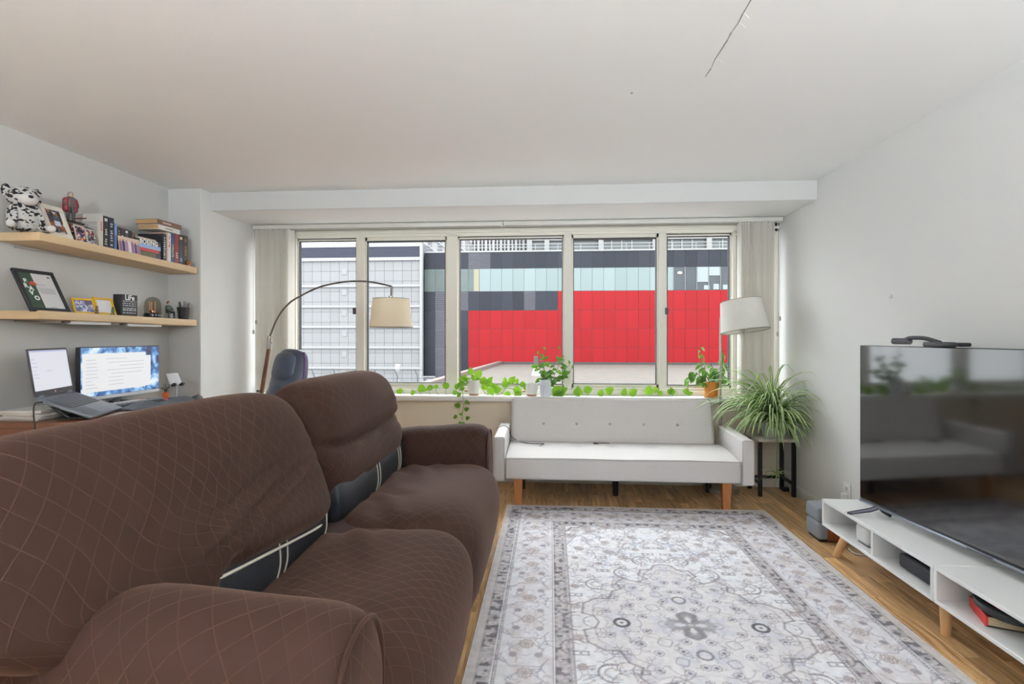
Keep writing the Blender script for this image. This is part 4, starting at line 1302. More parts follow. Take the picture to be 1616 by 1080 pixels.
# ---------------------------------------------------------------- slim lamp behind the right arm of the sofa bed
YK = 4.475
kl = lambda u, v: at_y(u, v, YK)
kb = kl(1137, 760)
fl2 = thing('reading_floor_lamp', 'slim steel floor lamp with tilted white shade beside the right blind', 'lamp', (kb.x, YK, 0))
off2 = Vector((kb.x, YK, 0))
K = lambda u, v: kl(u, v) - off2
MB().lathe([(0, 0), (.135, 0), (.135, .035), (.125, .042), (0, .042)], 36).build('base', M_br, fl2)
MB().tube([(0, 0, .04), K(1137, 528), K(1137.5, 505), K(1140, 488), K(1146, 480), K(1154, 475.5), K(1165, 473)], .0095, 12).build('pole', M_br, fl2)
mk = YK / FPX
Rk = Matrix.Rotation(math.radians(7), 4, 'Y') @ Matrix.Rotation(math.radians(-12), 4, 'X')
Rk = Matrix.Rotation(math.radians(-6), 4, 'Y') @ Matrix.Rotation(math.radians(-7), 4, 'X')
shade(fl2, K(1167, 475) + Vector((0, -.02, 0)), 29 * mk, 35 * mk, 47 * mk, translucent('white_linen_shade', (236, 234, 228), .3), Rk)

# ---------------------------------------------------------------- office chair behind the sofa
ch = thing('office_chair', 'dark leather office chair with padded headrest behind the brown sofa', 'chair', (-2.06, 3.40, 0), math.radians(52))
M_lea = mat('navy_black_leather', (66, 74, 90), .36, .15, 12, .2, 140)
MB().loft([(-.25, .46), (-.26, .40), (0, .37), (.26, .40), (.27, .46), (.2, .52), (0, .53), (-.2, .52)], -.25, .25, lambda a, b, t: (a, t, b), p=4, nu=40, nt=24).build('seat', M_lea, ch, angle=180)
lean = Matrix.Translation((.20, 0, .48)) @ Matrix.Rotation(math.radians(12), 4, 'Y')
def bpart(name, z0, z1, w0, w1, d, xo=0, p=3.2):
    b = MB()
    def fm(a, c, t):
        f = (t - z0) / (z1 - z0)
        w = w0 + (w1 - w0) * f
        return lean @ Vector((xo + a * d, c * w, t))
    b.loft([(-.5, -.7), (-.62, -.35), (-.66, 0), (-.62, .35), (-.5, .7), (-.2, 1), (.25, 1), (.45, .5), (.5, 0), (.45, -.5), (.25, -1), (-.2, -1)], z0, z1, fm, p=p, nu=40, nt=30)
    return b.build(name, M_lea, ch, angle=180)
bpart('back_shell', .0, .72, .27, .19, .12, 0, 4.5)
bpart('lumbar_pad', .05, .47, .21, .18, .07, -.045, 4)
bpart('headrest', .475, .69, .165, .145, .075, -.045, 3.4)
for s in (-1, 1):
    MB().tube(bez([lean @ Vector((.0, s * .262, .05)), lean @ Vector((0, s * .245, .3)), lean @ Vector((0, s * .205, .6)), lean @ Vector((0, s * .15, .70))], 16), .008, 8).build('side_seam', mat('purple_edge_fringe', (92, 50, 110), .5), ch)  # purple on the seam stands in for the lens colour fringe
    MB().tube(bez([(-.15, s * .3, .62), (.05, s * .31, .64), (.22, s * .3, .60), (.24, s * .28, .48)], 16), .022, 8).build('armrest', MATS['black_plastic'], ch)
MB().tube([(0, 0, .1), (0, 0, .40)], .03, 12).build('gas_column', MATS['black_plastic'], ch)
for k in range(5):
    a = 2 * PI * k / 5
    MB().tube([(0, 0, .11), (.28 * math.cos(a), .28 * math.sin(a), .07)], [.03, .018], 8).build('base_arm', MATS['black_plastic'], ch)
    MB().ball((.28 * math.cos(a), .28 * math.sin(a), .03), .03, u=12, v=8).build('caster', MATS['black_plastic'], ch)
# ================================================================== SHELVES AND WHAT STANDS ON THEM
def zu(y): return 1.843 - .0234 * (y - 2.635)
def zl(y): return 1.420 - .0105 * (y - 2.635)
SH0, SH1 = 2.635, 3.895
def shelf(name, zf, label):
    t = thing(name, label, 'shelf', (-2.87, (SH0 + SH1) / 2, zf((SH0 + SH1) / 2)), 0, 'floating shelves on the left wall')
    cy, cz = (SH0 + SH1) / 2, zf((SH0 + SH1) / 2)
    b = MB().box(-.13, .13, SH0 - cy, SH1 - cy, -.046, 0, .0025, 2)
    for v in b.bm.verts:
        v.co.z += zf(v.co.y + cy) - cz
    b.build('board', M_lightwood, t)
    MB().box(-.13, -.118, SH0 - cy + .1, SH1 - cy - .1, -.052, -.044).build('wall_bracket', M_br, t, False)
    return t
shelf('wall_shelf', zu, 'upper pale wood wall shelf holding the books and the spotted plush')
lowsh = shelf('wall_shelf', zl, 'lower pale wood wall shelf holding the black certificate frame')
for k, (u0, u1, v) in enumerate(((110, 174, 511), (200, 254, 514))):
    a, b = at_x(u0, v, -2.775), at_x(u1, v, -2.775)
    t = thing('shelf_light', ('white light bar under the lower shelf, the one nearer the certificate frame' if k == 0 else 'white light bar under the lower shelf, the one nearer the corner'), 'light bar', (-2.78, (a.y + b.y) / 2, zl((a.y + b.y) / 2) - .047), 0, 'light bars under the shelf')
    h = (b.y - a.y) / 2
    MB().box(-.012, .012, -h, h, -.016, 0, .003, 2).build('housing', mat('white_plastic', (232, 231, 226), .4), t)
    MB().box(-.012, .012, -h - .04, -h, -.012, 0, .002, 1).build('end_switch', mat('brown_switch', (90, 66, 58), .5), t)
    MB().box(-.01, .01, -h + .004, h - .004, -.018, -.0155).build('diffuser', mat('milk_diffuser', (240, 240, 238), .5), t, False)

M_pages = mat('book_pages', (214, 190, 150), .9, .1, 3, stretch=(1, 260, 1))
NMARK = 0
def book(u0, u1, vt, col, label, xf=-2.77, depth=.15, mark=None, name='book', zf=zu, marks=(.25, .75), tilt=0, mark2=None):
    a, b = at_x(u0, vt, xf), at_x(u1, vt, xf)
    y0, y1 = a.y, b.y; cy = (y0 + y1) / 2; z0 = zf(cy); h = (a.z + b.z) / 2 - z0; w = (y1 - y0) / 2 - .0006
    t = thing(name, label, 'book', (xf - depth / 2, cy, z0 + .0005), 0, 'books standing on the upper shelf')
    m = mat('cover_%d_%d_%d' % tuple(col), col, .45, .06, 20)
    cb_ = .0022 if w > .006 else .0012
    c = MB().box(-depth / 2, depth / 2, -w, -w + cb_, 0, h).box(-depth / 2, depth / 2, w - cb_, w, 0, h)
    c.build('cover', m, t, False)
    MB().box(-depth / 2 + .004, depth / 2 - .003, -w + cb_, w - cb_, .003, h - .003).build('page_block', M_pages, t, False)
    sp_ = MB().box(depth / 2 - .003, depth / 2, -w + cb_, w - cb_, 0, h).build('spine', m, t, False)
    if mark:
        f0, f1 = marks
        mm = mat('print_%d_%d_%d' % tuple(mark), mark, .5)
        n = max(2, int((f1 - f0) * h / .014))
        b2 = MB()
        random.seed(int(u0 * 7))
        for k in range(n):
            z = h * f0 + h * (f1 - f0) * k / n
            if random.random() < .85:
                b2.box(depth / 2, depth / 2 + .0006, -w * random.uniform(.3, .55), w * random.uniform(.3, .55), z, z + h * (f1 - f0) / n * random.uniform(.4, .75))
        b2.build('lettering', mm, sp_, False)
    if mark2:
        mm = mat('print_%d_%d_%d' % tuple(mark2), mark2, .5)
        MB().box(depth / 2, depth / 2 + .0006, -w * .6, w * .6, h * .84, h * .93).build('emblem', mm, sp_, False)
    return t, h, w
t, h, w = book(157, 162.8, 338, (205, 198, 190), 'tall cream book with red spine lettering, left end of the book row', depth=.17, mark=(206, 70, 58), marks=(.5, .78))
b2 = MB()
b2.box(-.075, .0, -w - .0006, -w, h * .84, h * .88)
b2.build('cover_title', mat('maroon_print', (120, 52, 48), .6), t, False)
b2 = MB()
for z in (.74, .70, .66, .6, .56, .52, .48):
    b2.box(-.08, .07, -w - .0006, -w, h * z, h * (z + .018))
b2.build('cover_print', mat('grey_print', (150, 144, 138), .6), t, False)
book(163.4, 171, 341.5, (34, 36, 38), 'black hardback with a round white emblem beside the cream book', mark=(190, 186, 160), marks=(.1, .7), mark2=(205, 204, 200))
book(171.8, 180, 344, (40, 42, 54), 'dark navy hardback with pale script, third of the tall books', mark=(176, 182, 200), marks=(.1, .85))
book(180.6, 184.8, 352.5, (128, 152, 200), 'thin light blue paperback beside the tall dark books', xf=-2.775)
book(185.2, 190.6, 358.5, (58, 56, 58), 'charcoal paperback standing behind the purple group photo', xf=-2.795, mark=(150, 150, 148), marks=(.4, .9), depth=.13)
book(191.0, 196.2, 360.5, (66, 46, 44), 'dark maroon paperback with a white figure on its spine', xf=-2.795, mark=(224, 220, 214), marks=(.5, .85), depth=.13)
book(196.8, 203, 362, (76, 80, 84), 'slate grey paperback with white spot at the top of its spine', xf=-2.795, depth=.13, mark2=(226, 226, 222))
book(203.4, 208.4, 364.5, (40, 40, 40), 'black paperback with yellow print behind the group photo', xf=-2.795, mark=(206, 190, 70), marks=(.45, .65), depth=.13)
book(208.8, 213.6, 367.5, (122, 100, 82), 'small tan paperback at the end of the short books', xf=-2.795, depth=.13)
book(257, 262.6, 369.5, (38, 40, 46), 'large black hardback standing behind the aircraft book', mark=(206, 206, 208), marks=(.12, .9), depth=.19)
book(263.0, 265.0, 367, (206, 176, 160), 'very thin salmon booklet beside the large black hardback', depth=.14)
book(265.2, 269.8, 368, (222, 218, 220), 'white paperback with red title next to the salmon booklet', mark=(190, 60, 80), marks=(.45, .92), depth=.15)
book(270.2, 275.6, 368.5, (54, 78, 116), 'blue hardback with gold print between white and red books', mark=(196, 180, 120), marks=(.2, .65), depth=.15)
book(276, 282, 369.5, (142, 40, 44), 'dark red hardback near the right end of the row', mark=(206, 186, 160), marks=(.2, .4), depth=.15)
book(282.4, 289, 371, (36, 50, 58), 'black and teal hardback with pale title, second from the right end', mark=(110, 176, 196), marks=(.05, .45), depth=.15, mark2=(206, 196, 150))
book(289.4, 296.6, 372.5, (58, 42, 30), 'brown-black hardback at the right end of the book row', mark=(150, 106, 60), marks=(.35, .92), depth=.15)
# two books lying flat on top of the row
def flat_book(u0, u1, vb, vt, xf, depth, col, label, name, skew=0):
    a, b = at_x(u0, vb, xf), at_x(u1, vb, xf)
    zb, zt_ = at_x((u0 + u1) / 2, vb, xf).z, at_x((u0 + u1) / 2, vt, xf).z
    t = thing(name, label, 'book', (xf - depth / 2, (a.y + b.y) / 2, zb), skew, 'books lying on the standing row')
    h = zt_ - zb; w = (b.y - a.y) / 2
    m = mat('cover_%d_%d_%d' % tuple(col), col, .45, .08, 20)
    MB().box(-depth / 2, depth / 2, -w, w, 0, .003).box(-depth / 2, depth / 2, -w, w, h - .003, h).build('cover', m, t, False)
    MB().box(-depth / 2 + .003, depth / 2 - .003, -w + .002, w - .004, .003, h - .003).build('page_block', mat('tan_pages', (186, 150, 104), .9, .1, 3, stretch=(1, 1, 260)), t, False)
    MB().box(depth / 2 - .003, depth / 2, -w, w, .003, h - .003).build('spine', m, t, False)
    return t, h, w, depth
zrow = zu(3.66)
tt, h, w, dp = flat_book(250.5, 284, 366, 358.5, -2.765, .155, (222, 218, 212), 'white-spined book lying flat on the row, under the brown one', 'flat_book')
MB().box(dp / 2, dp / 2 + .0006, -w * .4, w * .3, h * .35, h * .6).build('lettering', mat('grey_print', (150, 144, 138), .6), tt, False)
tt, h, w, dp = flat_book(250, 286.5, 358, 350.8, -2.76, .17, (128, 96, 84), 'brown-spined book lying flat on top of the pile', 'flat_book', math.radians(-2))
MB().box(dp / 2, dp / 2 + .0006, -w * .6, w * .1, h * .3, h * .6).build('lettering', mat('cream_print', (206, 186, 170), .6), tt, False)

def leaning_card(name, label, cat, corners_u, vb, vt, xb, lean_x, th, zf, group=None):
    """frame whose foot stands at x=xb and whose top leans back by lean_x; returns thing, width, slant length, matrix"""
    a, b = at_x(corners_u[0], vb, xb), at_x(corners_u[1], vb, xb)
    cy = (a.y + b.y) / 2; z0 = zf(cy)
    zt_ = at_x((corners_u[0] + corners_u[1]) / 2, vt, xb - lean_x).z
    t = thing(name, label, cat, (xb, cy, z0), 0, group)
    M = frame_m((0, 0, 0), (0, 1, 0), (-lean_x, 0, zt_ - z0))
    return t, (b.y - a.y), math.hypot(lean_x, zt_ - z0), M
def framed(t, W_, H_, M, bw, m, th=.014):
    mb = MB()
    mb.box(-W_ / 2, W_ / 2, 0, bw, -th, 0, .002, 1, M).box(-W_ / 2, W_ / 2, H_ - bw, H_, -th, 0, .002, 1, M)
    mb.box(-W_ / 2, -W_ / 2 + bw, bw, H_ - bw, -th, 0, .002, 1, M).box(W_ / 2 - bw, W_ / 2, bw, H_ - bw, -th, 0, .002, 1, M)
    mb.build('frame', m, t)
    MB().box(-W_ / 2 + bw, W_ / 2 - bw, bw, H_ - bw, -th, -th + .004, 0, 1, M).build('backing', mat('card_back', (120, 104, 84), .8), t, False)
    # strut behind
    MB().box(-.012, .012, .01, H_ * .6, -th - .004, -th, 0, 1, M).build('back_strut', mat('black_card', (30, 30, 32), .7), t, False)
def photo_mat(name, cols, scale=40):
    m = bpy.data.materials.new(name); m.use_nodes = True
    nt = m.node_tree; b = nt.nodes['Principled BSDF']; b.inputs['Roughness'].default_value = .25
    tc = nt.nodes.new('ShaderNodeTexCoord'); v = nt.nodes.new('ShaderNodeTexVoronoi'); v.inputs['Scale'].default_value = scale
    nz = nt.nodes.new('ShaderNodeTexNoise'); nz.inputs['Scale'].default_value = scale * .6; nz.inputs['Detail'].default_value = 3
    ad = nt.nodes.new('ShaderNodeMix'); ad.data_type = 'VECTOR'; ad.inputs[0].default_value = .06
    nt.links.new(tc.outputs['Object'], nz.inputs['Vector']); nt.links.new(tc.outputs['Object'], ad.inputs[4]); nt.links.new(nz.outputs['Color'], ad.inputs[5])
    nt.links.new(ad.outputs[1], v.inputs['Vector'])
    sp = nt.nodes.new('ShaderNodeSeparateColor'); nt.links.new(v.outputs['Color'], sp.inputs[0])
    cr = nt.nodes.new('ShaderNodeValToRGB'); cr.color_ramp.interpolation = 'CONSTANT'
    els = cr.color_ramp.elements
    els[0].color = lin(cols[0]); els[1].position = 1 / len(cols); els[1].color = lin(cols[1])
    for k in range(2, len(cols)):
        e = els.new(k / len(cols)); e.color = lin(cols[k])
    nt.links.new(sp.outputs[0], cr.inputs[0]); nt.links.new(cr.outputs[0], b.inputs['Base Color'])
    MATS[name] = m
    return m
# --- upper shelf: plush, white frame, figurine, photo cards
t, W_, H_, M = leaning_card('framed_picture', 'cream mounted photo leaning beside the spotted plush', 'photo frame', (80, 117), 378, 329, -2.752, .075, .01, zu)
framed(t, W_, H_, M, .028, mat('cream_mount', (226, 220, 206), .7), .008)
MB().box(-W_ / 2 + .028, W_ / 2 - .028, .028, H_ - .028, -.004, -.003, 0, 1, M).build('photo', photo_mat('party_photo', [(40, 38, 42), (150, 92, 60), (96, 100, 112), (58, 52, 50), (190, 188, 190), (70, 74, 92)], 55), t, False)
MB().box(-.012, .024, H_ * .36, H_ * .52, -.003, -.0022, .004, 2, M).build('badge', mat('badge_white', (206, 208, 226), .5), t)
t, W_, H_, M = leaning_card('photo_collage', 'dark photo collage board behind the cream mounted photo', 'photo', (104, 150), 388, 357, -2.80, .01, .01, zu)
MB().box(-W_ / 2, W_ / 2, 0, H_, -.02, 0, .001, 1, M).build('board', mat('dark_collage_board', (58, 48, 46), .6), t, False)
MB().box(-W_ / 2 + .004, W_ / 2 - .004, .004, H_ - .006, 0, .001, 0, 1, M).build('prints', photo_mat('strip_prints', [(60, 50, 50), (176, 120, 96), (40, 40, 44), (214, 206, 200), (120, 60, 50), (86, 84, 88)], 60), t, False)
collage = t
for k, (u0, u1, vt, lb, cols) in enumerate(((121, 138, 357, 'small upright photo card with a blue lamp in it', [(60, 66, 120), (196, 120, 70), (40, 36, 40), (220, 206, 200), (120, 80, 70)]),
                                    (139, 153, 363, 'small dark photo strip leaning against the cream book', [(50, 44, 46), (150, 150, 156), (150, 60, 54), (90, 86, 92), (214, 210, 206)]))):
    t, W_, H_, M = leaning_card('photo_card', lb, 'photo', (u0, u1), 385 + 4 * k, vt, -2.755, .02, .004, zu, 'photo cards on the upper shelf')
    MB().box(-W_ / 2, W_ / 2, 0, H_, -.003, 0, 0, 1, M).build('card', mat('grey_card', (196, 190, 186), .6), t, False)
    MB().box(-W_ / 2 + .006, W_ / 2 - .004, .004, H_ - .008, 0, .0006, 0, 1, M).build('photo', photo_mat('card_photo_%d' % k, cols, 80), t, False)
# group photo
t, W_, H_, M = leaning_card('group_photo', 'small print of a group in purple clothes standing before the short books', 'photo', (189, 222), 399, 376, -2.748, .012, .004, zu)
MB().box(-W_ / 2, W_ / 2, 0, H_, -.004, 0, 0, 1, M).build('card', mat('photo_sky', (222, 196, 176), .4, .1, 30), t, False)
random.seed(3)
for k in range(7):
    x = -W_ / 2 + W_ * (k + .5) / 7
    c = [(150, 96, 150), (66, 70, 96), (176, 140, 176), (226, 222, 222), (160, 104, 160), (84, 84, 110), (170, 120, 168)][k]
    hh = H_ * random.uniform(.62, .75)
    MB().box(x - W_ * .06, x + W_ * .06, .002, hh, 0, .0005, 0, 1, M).box(x - W_ * .022, x + W_ * .022, hh, hh + H_ * .12, 0, .0005, 0, 1, M).build('printed_figure', mat('dress_%d' % k, c, .4), t, False)
# aircraft book with bold title
a, b = at_x(215, 405, -2.77), at_x(254, 405, -2.77)
cy = (a.y + b.y) / 2; z0 = zu(cy); hB = at_x(234, 382, -2.77).z - z0 + .012; wB = (b.y - a.y) / 2
t = thing('aircraft_book', 'book facing out with bold white title and a red and blue cover', 'book', (-2.775, cy, z0))
MB().box(-.018, .004, -wB, wB, 0, hB).build('cover', mat('cover_black_blue', (40, 40, 46), .4), t, False)
MB().box(.004, .0046, -wB * .98, wB * .98, hB * .52, hB * .74).build('sky_band', mat('cover_sky', (150, 182, 220), .4, .1, 40), t, False)
MB().box(.004, .0048, -wB * .98, wB * .85, hB * .34, hB * .52).build('red_band', mat('cover_red', (188, 50, 56), .4, .2, 60), t, False)
MB().box(.004, .0047, -wB * .98, wB * .6, hB * .06, hB * .3).build('dark_band', mat('cover_olive', (96, 88, 50), .4, .3, 60), t, False)
MB().box(-.018, .004, -wB * .8, wB * .6, hB, hB + .012).build('page_edge', mat('cream_print', (206, 186, 170), .6), t, False)
tx = text('title', 'BOEING', hB * .36, mat('white_print', (240, 240, 236), .5), t, frame_m((.005, 0, hB * .86), (0, 1, 0), (0, 0, 1)), offs=.0012, space=1.08)
# spotted plush sitting at the shelf end
M_plush = mat('spotted_plush', (222, 220, 216), .95, .04, 30, .6, 260)
nt = M_plush.node_tree
v = nt.nodes.new('ShaderNodeTexNoise'); v.inputs['Scale'].default_value = 42; v.inputs['Detail'].default_value = 1.2
tcn = nt.nodes.new('ShaderNodeTexCoord'); mpn = nt.nodes.new('ShaderNodeMapping'); mpn.inputs['Scale'].default_value = (1, 1, 1.5)
nt.links.new(tcn.outputs['Object'], mpn.inputs[0]); nt.links.new(mpn.outputs[0], v.inputs['Vector'])
cr = nt.nodes.new('ShaderNodeValToRGB'); cr.color_ramp.elements[0].position = .52; cr.color_ramp.elements[0].color = lin((206, 204, 200)); cr.color_ramp.elements[1].position = .56; cr.color_ramp.elements[1].color = lin((36, 33, 34))
nt.links.new(v.outputs['Fac'], cr.inputs[0]); nt.links.new(cr.outputs[0], nt.nodes['Principled BSDF'].inputs['Base Color'])
M_pwhite = mat('white_plush', (226, 223, 218), .95, .05, 40, .6, 300)
py = at_x(40, 360, -2.83).y
pl = thing('plush_toy', 'black-spotted white plush animal sitting at the near end of the upper shelf', 'toy', (-2.845, py, zu(py)), math.radians(-25))
MB().loft([(-.07, 0), (-.02, -.055), (.05, -.05), (.075, 0), (.05, .05), (-.02, .055)], .0, .17, lambda a, b, t: (a * (1.05 - t * 1.6), b * 1.25 * (1.05 - t * 1.4), t), p=3, nu=28, nt=20).build('body', M_plush, pl, angle=180)
MB().ball((.012, .0, .185), .07, squash=(1.0, 1.05, .86), u=24, v=16).build('head', M_plush, pl)
MB().ball((.066, .0, .168), .038, squash=(1.05, 1.15, .8)).build('muzzle', M_pwhite, pl)
MB().ball((.104, .0, .178), .0095, squash=(.7, 1.2, .9)).build('nose', mat('black_nose', (26, 24, 25), .4), pl)
for s in (-1, 1):
    MB().ball((-.012, s * .066, .215), .026, squash=(.5, .8, 1.35)).build('ear', M_plush, pl)
    MB().ball((.068, s * .034, .203), .0055, squash=(.5, 1.4, .6)).build('eye', MATS['black_nose'], pl)
    MB().loft([(-.022, 0), (0, -.02), (.022, 0), (0, .02)], 0.0, .12, lambda a, b, t, s=s: (.02 + t * .8, s * (.052 + t * .28) + a, .024 + b * .9), p=3, nu=16, nt=12).build('leg', M_plush, pl, angle=180)
    MB().ball((.112, s * .085, .022), .019, squash=(.8, 1, 1)).build('paw', M_pwhite, pl)
    MB().loft([(-.018, 0), (0, -.017), (.018, 0), (0, .017)], 0.0, .10, lambda a, b, t, s=s: (.045 + t * .35 + a * .5, s * (.05 + t * .1) + a * .6, .13 - t * .95 + b), p=3, nu=16, nt=12).build('arm', M_plush, pl, angle=180)
# plain standing figurine in a dark coat
def figurine(name, label, loc, h, rot, coat, trouser, hair, seated=False, lining=None):
    t = thing(name, label, 'figurine', loc, rot)
    k = h
    mc, mt_, mh = mat(name + '_coat', coat, .5), mat(name + '_trousers', trouser, .5), mat(name + '_hair', hair, .6)
    ms = mat('figurine_skin', (196, 156, 130), .5)
    if not seated:
        for s in (-1, 1):
            MB().tube([(0, s * .09 * k, .0), (.01 * k, s * .085 * k, .25 * k), (0, s * .05 * k, .5 * k)], [.035 * k, .05 * k, .07 * k], 10).build('leg', mt_, t)
            MB().tube([(0, s * .12 * k, .78 * k), (-.0 * k, s * .22 * k, .62 * k), (.06 * k, s * .2 * k, .5 * k)], [.045 * k, .04 * k, .032 * k], 8).build('arm', mc, t)
            MB().box(-.04 * k, .07 * k, s * .09 * k - .035 * k, s * .09 * k + .035 * k, 0, .04 * k, .01 * k, 2).build('shoe', MATS['black_nose'], t)
        MB().loft([(-.075, -.12), (.06, -.12), (.08, 0), (.06, .12), (-.075, .12), (-.09, 0)], .46 * k, .84 * k, lambda a, b, q: (a * k, b * k, q), p=4, nu=24, nt=14).build('torso', mc, t, angle=180)
        MB().loft([(-.1, -.2), (.05, -.21), (.075, -.12), (-.03, 0), (.075, .12), (.05, .21), (-.1, .2), (-.12, 0)], .3 * k, .8 * k, lambda a, b, q: (a * k, b * k, q), p=5, nu=24, nt=14).build('open_vest', mat(name + '_vest', lining or coat, .5), t, angle=180)
        hz = .9 * k
    else:
        MB().loft([(-.09, -.13), (.06, -.13), (.08, 0), (.06, .13), (-.09, .13), (-.1, 0)], .3 * k, .74 * k, lambda a, b, q: (a * k, b * k, q), p=4, nu=24, nt=14).build('torso', mc, t, angle=180)
        for s in (-1, 1):
            MB().tube([(0, s * .08 * k, .36 * k), (.22 * k, s * .14 * k, .36 * k), (.24 * k, s * .16 * k, .03 * k)], [.08 * k, .065 * k, .045 * k], 10).build('leg', mt_, t)
            MB().tube([(0, s * .13 * k, .68 * k), (.06 * k, s * .2 * k, .5 * k), (.2 * k, s * .12 * k, .46 * k)], [.045 * k, .04 * k, .03 * k], 8).build('arm', mc, t)
        MB().box(-.14 * k, .1 * k, -.15 * k, .15 * k, 0, .3 * k, .02 * k, 2).build('seat_block', mat('clear_grey_block', (150, 150, 150), .25), t)
        hz = .86 * k
    MB().ball((0.012 * k, 0, hz), .082 * k, squash=(.95, .85, 1.1)).build('head', ms, t)
    MB().ball((-.012 * k, 0, hz + .02 * k), .09 * k, squash=(1, .95, 1.05)).build('hair', mh, t)
    return t
fyy = at_x(114, 352, -2.84).y
figurine('standing_figurine', 'small figurine in a dark red open vest standing above the collage board', (-2.85, fyy, zu(fyy) + .128), .175, math.radians(-10), (92, 84, 80), (66, 64, 62), (150, 146, 142), lining=(130, 34, 46))
bxp = thing('display_box', 'small brown box under the red-vested figurine on the upper shelf', 'box', (-2.865, fyy, zu(fyy)))
MB().box(-.05, .045, -.06, .06, 0, .126, .002, 1).build('carton', mat('brown_carton', (112, 92, 70), .7), bxp)
MB().box(-.052, .047, -.062, .062, .116, .128, .002, 1).build('lid', mat('black_card', (30, 30, 32), .7), bxp)
# copper mushroom-shaped ornament
cpy = at_x(297, 418, -2.765).y
cm = thing('copper_ornament', 'small copper mushroom-shaped ornament at the corner end of the upper shelf', 'ornament', (-2.765, cpy, zu(cpy)))
MB().lathe([(0, 0), (.016, 0), (.013, .01), (.012, .022), (0, .022)], 20).build('stem', mat('copper', (196, 140, 112), .25, metal=.8), cm)
MB().lathe([(0, .016), (.022, .017), (.026, .026), (.022, .038), (.012, .046), (0, .049)], 24).build('cap', MATS['copper'], cm)

# --- lower shelf
t, W_, H_, M = leaning_card('certificate_frame', 'black-framed certificate with green band leaning on the lower shelf', 'picture frame', (50, 113), 490, 430, -2.752, .115, .012, zl)
framed(t, W_, H_, M, .02, mat('black_frame_wood', (38, 40, 43), .5, .1, 20), .016)
iw0, iw1, ih0, ih1 = -W_ / 2 + .02, W_ / 2 - .02, .02, H_ - .02
MB().box(iw0, iw1, ih0, ih1, -.010, -.007, 0, 1, M).build('sheet', mat('certificate_paper', (214, 212, 210), .5), t, False)
gx = iw0 + (iw1 - iw0) * .39
MB().box(iw0, gx, ih0, ih1, -.007, -.0064, 0, 1, M).build('green_panel', mat('dark_green_print', (58, 82, 66), .5, .45, 14), t, False)
lw = (gx - iw0)
for ch_, fx_, fz_ in (('B', .37, .76), ('R', .25, .62), ('A', .56, .555), ('V', .44, .42), ('O', .68, .28)):
    text('letter', ch_, H_ * .135, MATS['white_print'], t, M @ Matrix.Translation((iw0 + lw * fx_, ih0 + (ih1 - ih0) * fz_, -.006)), offs=.0014)
mb = MB(); ccx, ccz = iw0 + lw * .84, ih0 + (ih1 - ih0) * .655
mb.poly([(ccx + .021 * math.cos(PI * k / 12), ccz + .024 * math.sin(PI * k / 12), -.0062) for k in range(13)], (0, 0, .0008), M)
mb.build('red_dome', mat('orange_red_print', (206, 78, 54), .5), t, False)
mb = MB()
for k in range(7):
    z = ih0 + (ih1 - ih0) * (.58 - .025 * k)
    mb.box(gx + .012, iw1 - .016, z, z + .0018, -.007, -.0062, 0, 1, M)
mb.box(gx + .012, gx + .06, ih0 + (ih1 - ih0) * .68, ih0 + (ih1 - ih0) * .695, -.007, -.0062, 0, 1, M)
mb.box(gx + .03, gx + .07, ih0 + .006, ih0 + .010, -.007, -.0062, 0, 1, M)
mb.build('printed_lines', mat('pale_grey_print', (160, 160, 162), .6), t, False)
mb = MB().box(iw1 - .03, iw1 - .012, ih1 - .022, ih1 - .012, -.007, -.0062, 0, 1, M); mb.build('small_emblem', mat('green_grey_print', (104, 124, 116), .6), t, False)

# hinged golden double frame
gf = thing('hinged_double_picture', 'hinged golden double photo frame in the middle of the lower shelf', 'photo frame', (-2.775, at_x(152, 494, -2.775).y, zl(3.0)))
M_gold = mat('golden_frame', (224, 178, 40), .35, .06, 20)
yc = gf.location.y
for k, (u0, u1, ry) in enumerate(((121, 152, 8), (152, 187, -8))):
    a, b = at_x(u0, 494, -2.775), at_x(u1, 494, -2.775)
    w = b.y - a.y; h = at_x((u0 + u1) / 2, 470, -2.80).z - zl(3.0)
    M = frame_m((0, (a.y + b.y) / 2 - yc, 0), (math.sin(math.radians(ry)), math.cos(math.radians(ry)), 0), (-.032, 0, h))
    mb = MB(); bw = .012
    mb.box(-w / 2, w / 2, 0, bw, -.01, 0, .002, 1, M).box(-w / 2, w / 2, h - bw, h, -.01, 0, .002, 1, M)
    mb.box(-w / 2, -w / 2 + bw, bw, h - bw, -.01, 0, .002, 1, M).box(w / 2 - bw, w / 2, bw, h - bw, -.01, 0, .002, 1, M)
    fr = mb.build('frame_leaf', M_gold, gf)
    mm = photo_mat('portrait_photo', [(150, 160, 196), (206, 206, 216), (120, 96, 110), (226, 228, 236), (90, 110, 160)], 60) if k == 0 else mat('mirror_bright_photo', (240, 240, 240), .12, metal=.0, spec=.9)
    MB().box(-w / 2 + bw, w / 2 - bw, bw, h - bw, -.008, -.005, 0, 1, M).build('photo', mm, fr, False)
for k, (u, lb, c1) in enumerate(((153, 'tiny bronze figurine in front of the golden frame hinge', (120, 98, 70)), (178, 'tiny green and bronze figurine before the right golden frame', (96, 110, 70)))):
    p = at_x(u, 496, -2.75)
    t = thing('tiny_ornament', lb, 'ornament', (-2.75, p.y, zl(p.y)))
    MB().lathe([(0, 0), (.011, 0), (.012, .004), (.007, .012), (.009, .026), (.006, .036), (0, .038)], 14).build('body', mat('bronze_%d' % k, c1, .45, .3, 60), t)
    MB().ball((0, 0, .043), .0075).build('head', MATS['bronze_%d' % k], t)
